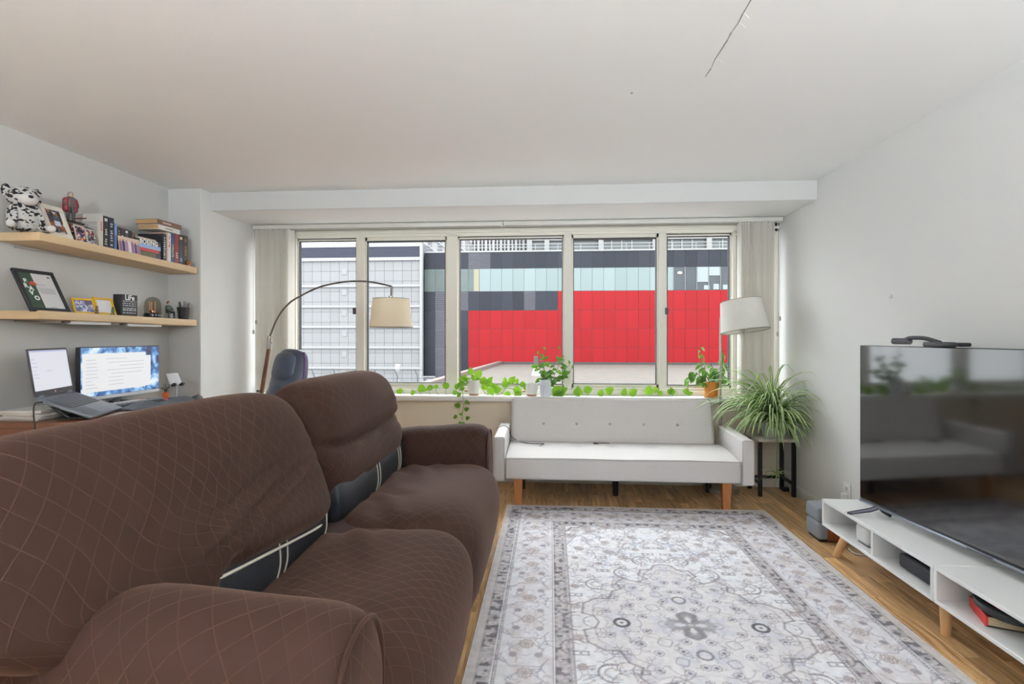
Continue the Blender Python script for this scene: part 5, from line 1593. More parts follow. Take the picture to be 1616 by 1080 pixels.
# block sign
a, b = at_x(192, 497, -2.765), at_x(217, 497, -2.765)
cy = (a.y + b.y) / 2; hS = at_x(204, 465.5, -2.765).z - zl(cy); wS = (b.y - a.y) / 2
t = thing('word_block', 'black wooden block sign with white lettering on the lower shelf', 'sign', (-2.79, cy, zl(cy)))
MB().box(-.035, .025, -wS, wS, 0, hS, .0015, 1).build('block', mat('black_block', (42, 42, 45), .6), t)
text('lettering', 'LiFe', hS * .34, MATS['white_print'], t, frame_m((.0256, 0, hS * .85), (0, 1, 0), (0, 0, 1)), offs=.001)
mb = MB(); random.seed(9)
for k, z in enumerate((.66, .56, .46, .34, .24, .12)):
    x = -wS * .85
    while x < wS * .8:
        l = wS * random.uniform(.12, .4); mb.box(.025, .0256, x, min(x + l, wS * .85), hS * z, hS * (z + (.05 if k != 4 else .08))); x += l + wS * .1
mb.build('small_print', mat('soft_white_print', (176, 176, 178), .6), t, False)
# glass dome lamp with filament
dp_ = at_x(241, 500, -2.80)
dl = thing('dome_lamp', 'glass dome lamp with glowing filament bulb on the lower shelf', 'lamp', (-2.80, dp_.y, zl(dp_.y)))
MB().lathe([(0, 0), (.052, 0), (.054, .004), (.054, .030), (.05, .034), (0, .034)], 32).build('base', mat('black_dome_base', (30, 30, 32), .4), dl)
MB().lathe([(.05, .034), (.051, .08), (.049, .105), (.04, .128), (.024, .142), (0, .148)], 32).build('dome', thin_glass('dome_glass', (214, 214, 208)), dl)
mbf = MB()
for k in range(5):
    a = 2 * PI * k / 5
    mbf.tube([(.018 * math.cos(a), .018 * math.sin(a), .05), (.018 * math.cos(a), .018 * math.sin(a), .112)], .0028, 6)
mbf.build('filament', mat('copper_filament', (206, 140, 96), .4, emit=(240, 160, 100), estr=.25), dl)
MB().lathe([(0, .034), (.02, .034), (.02, .05), (0, .05)], 16).build('bulb_cap', MATS['copper'], dl)
mb = MB()
for k in range(6):
    a = -.9 + .36 * k
    Mx = Matrix.Rotation(a, 4, 'Z')
    mb.box(.0535, .0548, -.004, .004, .012, .022, 0, 1, Mx)
mb.build('base_lettering', MATS['soft_white_print'], dl, False)
sp3 = at_x(268, 502, -2.80)
figurine('seated_figurine', 'small seated figurine in a green jacket beside the pen cup', (-2.81, sp3.y, zl(sp3.y)), .135, math.radians(-15), (58, 76, 60), (34, 32, 34), (70, 44, 40), seated=True)
# pen cup
pp_ = at_x(289.5, 503, -2.79)
pc = thing('pen_cup', 'black mesh cup full of pens at the corner end of the lower shelf', 'pen cup', (-2.79, pp_.y, zl(pp_.y)))
MB().lathe([(0, 0), (.032, 0), (.044, .092), (.042, .092), (.031, .004), (0, .004)], 24).build('cup', mat('black_mesh_cup', (34, 34, 36), .5, .2, 120, .4, 500), pc)
random.seed(12)
for k in range(9):
    a = random.uniform(0, 2 * PI); r = random.uniform(.006, .02)
    p0 = Vector((r * math.cos(a), r * math.sin(a), .01)); p1 = Vector((r * 2.1 * math.cos(a), r * 2.1 * math.sin(a), random.uniform(.115, .15)))
    tag(MB().tube([p0 + pc.location, p0.lerp(p1, .9) + pc.location, p1 + pc.location], [.004, .004, .0015], 8).build('pen', mat('pen_%d' % (k % 3), [(40, 40, 44), (170, 172, 176), (90, 88, 92)][k % 3], .35)),
        'thin pen standing in the black mesh cup', 'pen', 'pens in the mesh cup')

# ================================================================== DESK
DZ = .83
dk = thing('desk', 'reddish-brown wooden desk in the alcove behind the brown sofa', 'desk', (-2.66, 3.085, 0))
M_desk = mat('cherry_wood', (120, 78, 56), .35, .15, 3, .02, 60, stretch=(8, 1, 8), coat=.3)
MB().box(-.325, .325, -.535, .535, DZ - .035, DZ, .006, 3).build('desk_top', M_desk, dk)
for s in (-1, 1):
    MB().box(-.31, .30, s * .52 - .012, s * .52 + .012, 0, DZ - .035, .002, 1).build('side_panel', M_desk, dk)
MB().box(-.31, -.29, -.508, .508, .3, DZ - .035).build('modesty_panel', M_desk, dk, False)
for k in range(3):
    d = MB().box(.27, .298, -.50 + k * .335, -.175 + k * .335, DZ - .15, DZ - .042, .003, 1).build('drawer', M_desk, dk)
    MB().ball((.308, -.3375 + k * .335, DZ - .095), .012).build('knob', M_br, d)
# monitor
M_bez = mat('dark_monitor_bezel', (46, 46, 52), .4)
tlm, brm = at_x(126, 548, -2.86), at_x(251, 620, -2.86)
my0, my1 = at_x(126, 560, -2.86).y, at_x(251, 560, -2.86).y
mz0, mz1 = .878, 1.213
mo = thing('monitor', 'wide computer monitor showing white windows over a mountain wallpaper', 'monitor', (-2.86, (my0 + my1) / 2, DZ))
w = (my1 - my0) / 2
z0, z1 = mz0 - DZ, mz1 - DZ
MB().box(-.03, 0, -w, w, z0, z1, .003, 2).build('housing', M_bez, mo)
MB().box(-.002, .002, -w, w, z0, z0 + .022, .001, 1).build('chin', mat('silver_chin', (206, 208, 212), .35, metal=.3), mo)
def wallpaper():
    m = bpy.data.materials.new('mountain_wallpaper'); m.use_nodes = True
    nt = m.node_tree; b = nt.nodes['Principled BSDF']
    tc = nt.nodes.new('ShaderNodeTexCoord'); sp = nt.nodes.new('ShaderNodeSeparateXYZ'); nt.links.new(tc.outputs['Object'], sp.inputs[0])
    nz = nt.nodes.new('ShaderNodeTexNoise'); nz.inputs['Scale'].default_value = 11; nz.inputs['Detail'].default_value = 6; nz.inputs['Distortion'].default_value = 1.2
    nt.links.new(tc.outputs['Object'], nz.inputs['Vector'])
    cr = nt.nodes.new('ShaderNodeValToRGB')
    els = cr.color_ramp.elements
    els[0].position = .36; els[0].color = lin((24, 44, 82)); els[1].position = .68; els[1].color = lin((226, 238, 250))
    e = els.new(.47); e.color = lin((60, 106, 170)); e = els.new(.56); e.color = lin((120, 178, 232))
    nt.links.new(nz.outputs['Fac'], cr.inputs[0])
    nt.links.new(cr.outputs[0], b.inputs['Emission Color']); b.inputs['Emission Strength'].default_value = .8
    b.inputs['Base Color'].default_value = (.01, .01, .012, 1); b.inputs['Roughness'].default_value = .3
    MATS[m.name] = m
    return m
sc_ = MB().box(0, .002, -w + .006, w - .006, z0 + .024, z1 - .006).build('screen', wallpaper(), mo, False)
M_winw = mat('screen_white', (20, 20, 20), .4, emit=(244, 245, 246), estr=.7)
M_winl = mat('screen_lines', (20, 20, 20), .4, emit=(196, 200, 208), estr=.66)
H0 = z1 - z0
MB().box(.002, .0024, -w + .014, w * .60, z0 + .05, z1 - .042).build('app_window', M_winw, sc_, False)
MB().box(.002, .0023, w * .5, w * .74, z0 + .056, z1 - .066).build('app_window', M_winw, sc_, False)
mb = MB(); random.seed(5)
for k in range(9):
    z = z1 - .085 - k * .022
    mb.box(.0024, .0026, -w + .04, -w + .04 + random.uniform(.04, .09), z, z + .003)
for k, (f0, f1) in enumerate(((-.42, .1), (-.38, .55), (-.1, .55), (-.4, .55), (-.3, .5), (-.36, .0), (-.36, .0), (-.36, .0))):
    z = z1 - .08 - k * .024
    mb.box(.0024, .0026, w * f0, w * f1, z, z + .003)
mb.build('text_lines', M_winl, sc_, False)
MB().tube([(-.03, 0, z0 + .03), (-.05, 0, .01)], .02, 10).build('stand_neck', mat('grey_plastic', (120, 120, 124), .5), mo)
MB().box(-.11, .08, -.11, .11, 0, .012, .004, 2).build('stand_base', MATS['grey_plastic'], mo)
# laptop on its stand
lp0 = Vector((-2.705, 2.577, .953)); phi, tau = .364, .40; LW, LD = .394, .273
lp = thing('laptop', 'grey laptop raised on a black stand with a bright white screen', 'laptop', lp0, phi)
Mb = Matrix.Rotation(tau, 4, 'Y')
MB().box(0, LD, 0, LW, -.016, 0, .003, 2, Mb).build('base', mat('grey_aluminium', (128, 136, 144), .4, metal=.4), lp)
kb_ = MB().box(.03, .155, .03, LW - .03, 0, .0008, 0, 1, Mb).build('key_bed', mat('dark_key_bed', (66, 70, 76), .6), lp, False)
key = MB().box(-.0085, .0085, -.0095, .0095, 0, .0022, .001, 1).mesh('key', False)
M_key = mat('grey_key', (104, 108, 114), .5)
for r in range(6):
    for c in range(15):
        o = link('key', key, M_key, kb_)
        o.matrix_local = Mb @ Matrix.Translation((.042 + r * .0205, .043 + c * .0222, .0008))
MB().box(.17, .262, LW * .36, LW * .68, 0, .0006, 0, 1, Mb).build('touchpad', mat('touchpad_grey', (112, 120, 130), .35), lp, False)
Ms = Matrix.Rotation(math.radians(-8), 4, 'Y')
SHh = .262
MB().box(-.008, 0, 0, LW, .006, SHh, .002, 1, Ms).build('lid', mat('dark_lid', (70, 70, 74), .45), lp)
MB().box(0, .0008, .01, LW - .01, .034, SHh - .01, 0, 1, Ms).build('screen', mat('laptop_screen', (20, 20, 20), .4, emit=(236, 238, 246), estr=.68), lp, False)
mb = MB()
for k in range(6):
    mb.box(.0008, .001, .02, .05 + .012 * (k % 3), SHh - .06 - k * .02, SHh - .057 - k * .02, 0, 1, Ms)
mb.box(.0008, .001, .14, .2, .135, .138, 0, 1, Ms); mb.box(.0008, .001, .01, LW - .01, SHh - .018, SHh - .012, 0, 1, Ms)
mb.build('screen_text', mat('screen_lavender', (20, 20, 20), .4, emit=(176, 182, 226), estr=.75), lp, False)
MB().lathe([(0, 0), (.008, 0), (.008, .001), (0, .001)], 16, Ms @ Matrix.Translation((.0003, LW / 2, .019)) @ Matrix.Rotation(PI / 2, 4, 'Y')).build('badge', MATS['chrome'], lp)
for y in (.05, LW - .05):
    MB().tube([(.0, y - .02, .003), (.0, y + .02, .003)], .007, 10).build('hinge', mat('grey_hinge', (130, 140, 146), .4), lp)
# stand below the laptop
ls = thing('laptop_stand', 'black folding stand holding up the grey laptop', 'laptop stand', (lp0.x, lp0.y, DZ), phi)
dzl = lp0.z - DZ
for y in (.06, LW - .06):
    MB().tube([(.015, y, dzl - .026), (LD * math.cos(tau) - .015, y, dzl - LD * math.sin(tau) - .005)], .008, 8).build('rail', MATS['black_plastic'], ls)
    MB().tube([(.02, y, dzl - .03), (.12, y, .008)], .008, 8).build('strut', MATS['black_plastic'], ls)
MB().box(.06, .24, .04, LW - .04, 0, .01, .003, 1).build('foot_plate', MATS['black_plastic'], ls)
MB().tube([(.06, .06, dzl - .05), (.06, LW - .06, dzl - .05)], .006, 8).build('crossbar', MATS['black_plastic'], ls)
# laptop lead
pl0 = lp0 + Vector((math.cos(phi) * .03, math.sin(phi) * .03, -.02))
tag(MB().tube(bez([pl0, pl0 + Vector((.01, -.05, -.005)), pl0 + Vector((.03, -.075, -.06)), pl0 + Vector((.05, -.085, -.15)), pl0 + Vector((.055, -.09, -.3))], 24), .0035, 6).build('laptop_lead', MATS['black_lead_rubber']),
    'black lead dropping from the laptop over the near desk edge', 'cable')
# papers
random.seed(21)
for k in range(5):
    t = thing('paper_sheaf', ('bottom', 'second lowest', 'middle', 'second highest', 'topmost')[k] + ' sheaf in the loose paper stack at the near desk end', 'paper', (-2.83 + random.uniform(-.01, .03), 2.69 + random.uniform(-.01, .02), DZ + .0008 + k * .011), math.radians(random.uniform(-14, 10)), 'paper stack on the desk')
    MB().box(-.10, .12, -.105, .15, 0, .0075).build('sheets', mat('stacked_paper', (232, 226, 218), .85, .06, 6, stretch=(1, 1, 300)), t, False)
    MB().box(-.095, .115, -.1, .145, .0075, .010).build('top_sheet', mat('top_paper', (238, 235, 230), .8), t, False)
# keyboard, palm rest, mouse, notes, phone stand, cup
ky = at_z(196, 637, DZ + .02)
kb2 = thing('keyboard', 'black and white computer keyboard in front of the monitor', 'keyboard', (-2.69, 3.21, DZ), math.radians(-4))
MB().box(-.085, .06, -.20, .20, 0, .02, .004, 2).build('case', mat('charcoal_case', (48, 50, 56), .5), kb2)
key2 = MB().box(-.0085, .0085, -.0085, .0085, 0, .008, .0015, 1).mesh('key', False)
for r in range(6):
    for c in range(19):
        m_ = M_key if r > 2 or c > 15 else mat('pale_key', (206, 204, 200), .5)
        if r == 1 and c in (14, 15): m_ = mat('red_key', (196, 80, 84), .5)
        me = key2 if m_ is M_key else None
        nm = m_.name
        if ('key2' + nm) not in pm:
            q = key2.copy(); q.materials.clear(); q.materials.append(m_); pm['key2' + nm] = q
        o = link('key', pm['key2' + nm], None, kb2); o.location = (-.07 + r * .0215, -.188 + c * .0208, .02)
wr = thing('palm_rest', 'long grey curved palm rest in front of the keyboard', 'palm rest', (-2.545, 3.25, DZ), math.radians(-4))
mbp = MB()
N = 24
def pr_w(f): return .02 + .012 * math.sin(f * PI * 2 + 2.4) ** 2
rings = []
for k in range(N + 1):
    f = k / N; y = -.26 + .50 * f; hgt = .014 + .02 * (math.sin(f * PI * 1.6 - .2)) ** 2
    rings.append([mbp.bm.verts.new(v_) for v_ in ((-.065, y, .002), (-.06, y, hgt * .9), (-.02, y, hgt), (.03, y, hgt * .85), (.06, y, hgt * .3), (.062, y, .002))])
for a, b in zip(rings, rings[1:]):
    for k in range(6): mbp.bm.faces.new((a[k], a[(k + 1) % 6], b[(k + 1) % 6], b[k]))
mbp.bm.faces.new(rings[0]); mbp.bm.faces.new(rings[-1][::-1])
mbp.build('pad', mat('grey_rubber_pad', (92, 98, 106), .55, .08, 10), wr)
ms_ = at_z(311, 631, DZ)
mo2 = thing('computer_mouse', 'dark computer mouse at the far corner of the desk', 'mouse', (-2.50, 3.55, DZ), math.radians(20))
MB().loft([(-.035, .004), (-.03, .022), (0, .034), (.03, .022), (.035, .004), (0, .0)], -.055, .055, lambda a, b, t: (a, t, b), p=2.6, nu=24, nt=18).build('shell', mat('dark_grey_shell', (62, 64, 70), .4), mo2, angle=180)
MB().tube([(0, .022, .033), (0, .04, .029)], .006, 8).build('wheel', MATS['black_plastic'], mo2)
n_ = at_z(254, 632, DZ)
pn = thing('sticky_notes', 'bright pink sticky note pad beside the keyboard', 'notepad', (-2.665, 3.458, DZ), math.radians(4))
MB().box(-.04, .04, -.034, .034, 0, .010).build('pad', mat('pink_paper', (236, 78, 150), .7), pn, False)
MB().box(-.04, .04, -.034, .034, .010, .0106).build('top_note', mat('pink_paper_light', (242, 100, 166), .7), pn, False)
ps = thing('phone_stand', 'silver phone stand with black clips at the far end of the desk', 'phone stand', (-2.655, 3.555, DZ), math.radians(-20))
MB().lathe([(0, 0), (.05, 0), (.05, .01), (.046, .013), (0, .013)], 28).build('base', MATS['black_plastic'], ps)
MB().tube([(0, 0, .012), (0, 0, .10)], .0065, 12).build('post', mat('satin_silver', (186, 188, 192), .35, metal=.6), ps)
Mp = Matrix.Translation((.005, 0, .10)) @ Matrix.Rotation(math.radians(-32), 4, 'Y')
MB().box(-.003, .003, -.042, .042, 0, .10, .002, 2, Mp).build('plate', mat('pale_silver_plate', (198, 200, 202), .45), ps)
for y in (-.03, .03):
    MB().box(0, .03, y - .012, y + .012, -.008, .008, .003, 2, Mp).build('clip', MATS['black_plastic'], ps)
cu = thing('small_cup', 'little orange cup with a dark sprig behind the monitor corner', 'cup', (-2.77, 3.60, DZ))
MB().lathe([(0, 0), (.016, 0), (.022, .045), (.02, .045), (.015, .003), (0, .003)], 20).build('cup', mat('orange_glaze', (206, 104, 56), .3), cu)
mb = MB(); random.seed(8)
for k in range(7):
    a = k * .9; mb.tube(bez([(0, 0, .04), (.012 * math.cos(a), .012 * math.sin(a), .07), (.03 * math.cos(a), .03 * math.sin(a), .075 + .035 * random.random())], 6), [.002] * 7, 5)
mb.build('sprig', mat('dark_sprig', (62, 66, 58), .7), cu)
# ================================================================== PLANTS
def leaf_mesh(name, L, W_, fold_=.18, droop=.15, shape='heart', n=7, uvw=False):
    b = MB(); bm = b.bm; uvl = bm.loops.layers.uv.verify()
    rows_ = []
    for k in range(n + 1):
        f = k / n
        if shape == 'heart': w = W_ * (math.sin(PI * min(1, f * 1.05 + .0)) ** .6) * (1 - .45 * f) * 1.35 if 0 < f < 1 else .001
        elif shape == 'oval': w = W_ * math.sin(PI * f) ** .8 if 0 < f < 1 else .001
        else: w = W_ * min(1, f * 8) * (1 - f ** 2.2) + .0004
        y = L * f; z = -droop * L * f * f
        rows_.append([bm.verts.new((-w / 2, y, z + fold_ * w)), bm.verts.new((0, y, z)), bm.verts.new((w / 2, y, z + fold_ * w))])
    for k in range(n):
        a, c = rows_[k], rows_[k + 1]
        for s in (0, 1):
            f = bm.faces.new((a[s], a[s + 1], c[s + 1], c[s]))
            for l, q in zip(f.loops, ((s * .5, k / n), (s * .5 + .5, k / n), (s * .5 + .5, (k + 1) / n), (s * .5, (k + 1) / n))): l[uvl].uv = q
    return b.mesh(name, True, 180, False)
def leaf_mat(name, rgb, rgb2, fac=.45, rnd=.25):
    m = mat(name, rgb, .45, .12, 20, randomize=rnd)
    nt = m.node_tree; b = nt.nodes['Principled BSDF']; o = nt.nodes['Material Output']
    t = nt.nodes.new('ShaderNodeBsdfTranslucent'); t.inputs[0].default_value = lin(rgb2)
    mx = nt.nodes.new('ShaderNodeMixShader'); mx.inputs[0].default_value = fac
    nt.links.new(b.outputs[0], mx.inputs[1]); nt.links.new(t.outputs[0], mx.inputs[2]); nt.links.new(mx.outputs[0], o.inputs[0])
    return m
M_poth = leaf_mat('pothos_leaf', (92, 134, 36), (140, 190, 40), .35, .4)
M_dark = leaf_mat('shrub_leaf', (62, 98, 34), (110, 165, 40), .35, .4)
M_basil = leaf_mat('wilted_leaf', (84, 128, 48), (120, 178, 58), .35, .35)
M_stem = mat('green_stem', (104, 130, 60), .6)
M_bstem = mat('brown_stem', (96, 84, 62), .7)
lf_heart = leaf_mesh('leaf', 1.0, .78, .16, .22, 'heart'); lf_heart.materials.append(M_poth)
lf_oval = leaf_mesh('leaf', 1.0, .55, .14, .2, 'oval'); lf_oval.materials.append(M_dark)
lf_bas = leaf_mesh('leaf', 1.0, .5, .2, .3, 'oval'); lf_bas.materials.append(M_basil)
def put_leaf(me, parent, base, d, nrm, L):
    d = Vector(d).normalized(); nrm = Vector(nrm)
    x = d.cross(nrm).normalized(); z = x.cross(d)
    m = Matrix((x * L, d * L, z * L)).transposed().to_4x4(); m.translation = Vector(base)
    o = link('leaf', me, None, parent); o.matrix_local = m
    return o
SILL = .757
def sill_at(u, y=4.62): return at_y(u, 600, y).x
# ---- pothos with long vines
YPL = 4.64
px_ = sill_at(748, YPL)
pot1 = thing('pothos_plant', 'trailing pothos in a white pot with terracotta saucer on the sill', 'plant', (px_, YPL, SILL))
M_pot = mat('white_ceramic', (232, 230, 226), .35, .02, 10)
M_terra = mat('terracotta', (164, 112, 80), .8, .1, 30)
def conepot(parent, r0, r1, h, m, base=True, rim=.006):
    MB().lathe([(0, .014 if base else 0), (r0, .014 if base else 0), (r1, h), (r1 - .006, h), (r0 - .006, .03), (0, .03)], 32).build('pot', m, parent)
    if base: MB().lathe([(0, 0), (r0 * .93, 0), (r0 * .97, .02), (0, .02)], 32).build('saucer', M_terra, parent)
    MB().lathe([(0, h - .018), (r1 - .007, h - .016)], 24).build('soil', mat('dark_soil', (58, 46, 38), .95, .3, 60, .6, 200), parent)
conepot(pot1, .045, .066, .135, M_pot)
MB().box(-.085, -.055, -.012, .012, .03, .042, .004, 2).build('side_tab', M_terra, pot1)
def PL(u, v, dy=0): p = at_y(u, v, YPL + dy); return p - Vector((px_, YPL, SILL))
random.seed(31)
def vine(pts, leaves, name='vine', r=.003, dy=-.015):
    P = bez(pts, 6 * len(pts)); MB().tube(P, r, 6).build(name, M_stem, pot1)
    for (u, v, ang, L) in leaves:
        b_ = PL(u, v, dy + random.uniform(-.02, .02)); a = math.radians(ang)
        put_leaf(lf_heart, pot1, b_, (math.cos(a), random.uniform(-.35, .1), math.sin(a)), (random.uniform(-.4, .4), -1, random.uniform(.1, .8)), L)
top = [(742, 603, 150, .07), (738, 598, 170, .075), (752, 596, 60, .08), (744, 592, 100, .07), (757, 600, -10, .085), (735, 606, 190, .08), (750, 600, 120, .06), (760, 606, -40, .08), (748, 604, 40, .07), (731, 602, 150, .05)]
vine([PL(748, 608), PL(746, 600), PL(741, 596)], top, 'stem')
vine([PL(744, 606), PL(734, 607), PL(730, 612, -.05), PL(730, 620, -.115), PL(731, 636, -.115), PL(730, 650, -.115), PL(729, 664, -.115)],
     [(733, 612, 200, .05), (727, 620, 230, .05), (733, 634, -20, .05), (727, 641, 170, .06), (733, 648, 30, .045), (722, 657, 200, .045), (726, 656, 60, .03), (735, 662, 30, .045), (729, 667, 210, .04), (730, 666, -60, .035)], 'hanging_vine', dy=-.12)
vine([PL(741, 607), PL(722, 612), PL(716, 624), PL(700, 625, .02), PL(670, 625, .02), PL(640, 625, .02), PL(632, 622)],
     [(717, 612, 20, .06), (709, 611, 160, .07), (714, 620, 0, .05), (692, 612, 170, .055), (684, 612, 190, .07), (660, 611, -20, .085), (655, 617, 230, .06), (636, 616, 200, .06), (633, 620, 150, .05), (723, 610, 40, .06)], 'left_vine')
for (u0, v0, u1, v1) in ((720, 624, 716, 613), (705, 624, 705, 613), (693, 624, 688, 613), (679, 624, 679, 612), (666, 624, 661, 613), (652, 624, 651, 613), (640, 624, 637, 617)):
    MB().tube(bez([PL(u0, v0), PL((u0 + u1) / 2 - 2, (v0 + v1) / 2), PL(u1, v1)], 8), .002, 5).build('petiole', M_stem, pot1)
vine([PL(754, 607), PL(764, 606), PL(762, 616), PL(772, 624), PL(790, 622), PL(800, 612), PL(812, 616), PL(826, 623)],
     [(766, 602, -30, .085), (772, 612, -60, .08), (779, 618, 20, .08), (792, 610, 30, .08), (786, 611, 170, .06), (805, 606, 60, .08), (810, 614, -20, .085), (803, 618, 250, .08), (816, 618, -80, .08), (820, 608, 10, .07), (771, 604, 60, .06), (826, 612, -10, .06), (798, 604, 100, .05), (815, 606, 80, .05)], 'right_vine')
vine([PL(826, 623), PL(850, 624, .04), PL(880, 624), PL(930, 624), PL(1000, 625), PL(1060, 625), PL(1088, 624)],
     [(872, 626, 35, .15), (890, 624, 170, .10), (908, 625, 60, .085), (914, 626, 100, .09), (921, 618, 20, .085), (946, 626, 70, .07), (957, 622, 50, .085), (984, 625, 80, .07), (993, 624, 40, .085), (1022, 624, 80, .09), (1030, 617, 20, .06), (1046, 622, 160, .05), (1053, 621, 30, .06), (1062, 624, 100, .07), (1080, 622, 60, .06), (1085, 623, 30, .05), (838, 622, 30, .06)], 'sill_vine')
for (u0, v0, u1, v1) in ((926, 625, 930, 618), (961, 625, 965, 617), (982, 625, 983, 616), (1000, 625, 998, 618), (1036, 625, 1038, 618), (1066, 625, 1068, 618)):
    MB().tube(bez([PL(u0, v0), PL((u0 + u1) / 2 + 2, (v0 + v1) / 2), PL(u1, v1)], 8), .002, 5).build('petiole', M_stem, pot1)
# ---- empty white cup planter
cx_ = sill_at(839, 4.63)
pt2 = thing('planter_cup', 'empty white cup planter with terracotta foot on the sill', 'planter', (cx_, 4.63, SILL))
conepot(pt2, .046, .06, .112, M_pot)
MB().box(-.082, -.052, -.012, .012, .03, .042, .004, 2).build('side_tab', M_terra, pt2)
# ---- leafy shrub in tall white pot
cx_ = sill_at(861, 4.63)
sh = thing('potted_shrub', 'upright small-leaved shrub in a tall white pot on the sill', 'plant', (cx_, 4.63, SILL))
MB().lathe([(0, 0), (.046, 0), (.056, .142), (.05, .142), (.042, .02), (0, .02)], 32).build('pot', mat('cool_white_ceramic', (214, 218, 226), .35), sh)
MB().lathe([(0, .12), (.049, .122)], 24).build('soil', MATS['dark_soil'], sh)
SHp = lambda u, v, dy=0: at_y(u, v, 4.63 + dy) - Vector((cx_, 4.63, SILL))
random.seed(77)
for (u1, v1, um, vm, nl) in ((849, 560, 853, 590, 7), (860, 553, 858, 585, 9), (881, 552, 872, 585, 9), (887, 566, 876, 590, 8), (899, 575, 884, 592, 8), (903, 582, 888, 598, 6), (858, 568, 860, 590, 6), (890, 588, 880, 600, 6)):
    dy = random.uniform(-.05, .05)
    P = bez([SHp(861 + random.uniform(-4, 4), 606), SHp(um, vm, dy * .5), SHp(u1, v1, dy)], 14)
    MB().tube(P, [.003 - .0015 * k / 14 for k in range(15)], 5).build('stem', M_bstem, sh)
    for k in range(nl):
        p = P[3 + int(11 * k / nl)]
        a = random.uniform(0, 2 * PI)
        put_leaf(lf_oval, sh, p, (math.cos(a), math.sin(a) * .6, random.uniform(-.5, .6)), (random.uniform(-.5, .5), -.8, random.uniform(.2, 1)), random.uniform(.045, .078))
    put_leaf(lf_oval, sh, P[-1], (random.uniform(-.4, .4), 0, 1), (0, -1, .3), .035)
# ---- wilting herb in orange pot
cx_ = sill_at(1123, 4.62)
hb = thing('potted_herb', 'drooping green herb in an orange glazed pot beside the steel lamp', 'plant', (cx_, 4.62, SILL))
MB().lathe([(0, 0), (.055, 0), (.064, .006), (.062, .012), (.055, .013), (.066, .135), (.06, .135), (.05, .02), (0, .02)], 32).build('pot', mat('orange_glazed_pot', (206, 128, 48), .35, .2, 8, stretch=(6, 6, 1)), hb)
MB().lathe([(0, .118), (.058, .12)], 24).build('soil', MATS['dark_soil'], hb)
HB = lambda u, v, dy=0: at_y(u, v, 4.62 + dy) - Vector((cx_, 4.62, SILL))
for (path, nl) in (([(1118, 607), (1108, 585), (1105, 545)], 22), ([(1126, 607), (1138, 585), (1141, 552)], 17), ([(1116, 607), (1100, 590), (1088, 590), (1087, 604)], 16), ([(1124, 607), (1128, 592), (1122, 574)], 12),
                   ([(1128, 607), (1142, 594), (1146, 604)], 9), ([(1116, 608), (1108, 598), (1099, 606)], 7), ([(1122, 607), (1131, 588), (1136, 580)], 8), ([(1120, 607), (1114, 590), (1112, 578)], 8)):
    dy = random.uniform(-.03, .03)
    P = bez([HB(u, v, dy * k) for k, (u, v) in enumerate(path)], 18)
    MB().tube(P, .0025, 5).build('stem', M_bstem, hb)
    for k in range(nl):
        p = P[2 + int(16 * k / nl)]; a = random.uniform(0, 2 * PI)
        put_leaf(lf_bas, hb, p, (math.cos(a) * .55, math.sin(a) * .4, random.uniform(-1, -.1)), (math.cos(a), -.6, .3), random.uniform(.055, .085))

# ---- plant stand and spider plant
PSX, PSY = 1.80, 4.45
stn = thing('plant_stand', 'small black-legged stand with pale top in the right corner', 'plant stand', (PSX, PSY, 0))
ZS = .462
MB().box(-.145, .145, -.125, .125, ZS - .026, ZS, .004, 2).build('top', mat('pale_marble_top', (206, 198, 188), .5, .1, 12), stn)
M_blk = mat('black_steel', (30, 30, 33), .4, metal=.3)
for sx in (-1, 1):
    for sy in (-1, 1):
        MB().box(sx * .13 - .014, sx * .13 + .014, sy * .11 - .014, sy * .11 + .014, 0, ZS - .026, .002, 1).build('leg', M_blk, stn)
    MB().box(sx * .13 - .01, sx * .13 + .01, -.1, .1, .09, .112, .002, 1).build('stretcher', M_blk, stn)
MB().box(-.12, .12, .1, .12, .09, .112, .002, 1).build('stretcher', M_blk, stn)
spd = thing('spider_plant', 'big arching spider plant with striped leaves on the black-legged stand', 'plant', (PSX, PSY - .02, ZS))
MB().lathe([(0, 0), (.07, 0), (.098, .13), (.104, .135), (.098, .14), (.09, .13), (.065, .01), (0, .01)], 32).build('pot', mat('grey_white_pot', (196, 198, 198), .5), spd)
MB().lathe([(0, .118), (.09, .12)], 24).build('soil', MATS['dark_soil'], spd)
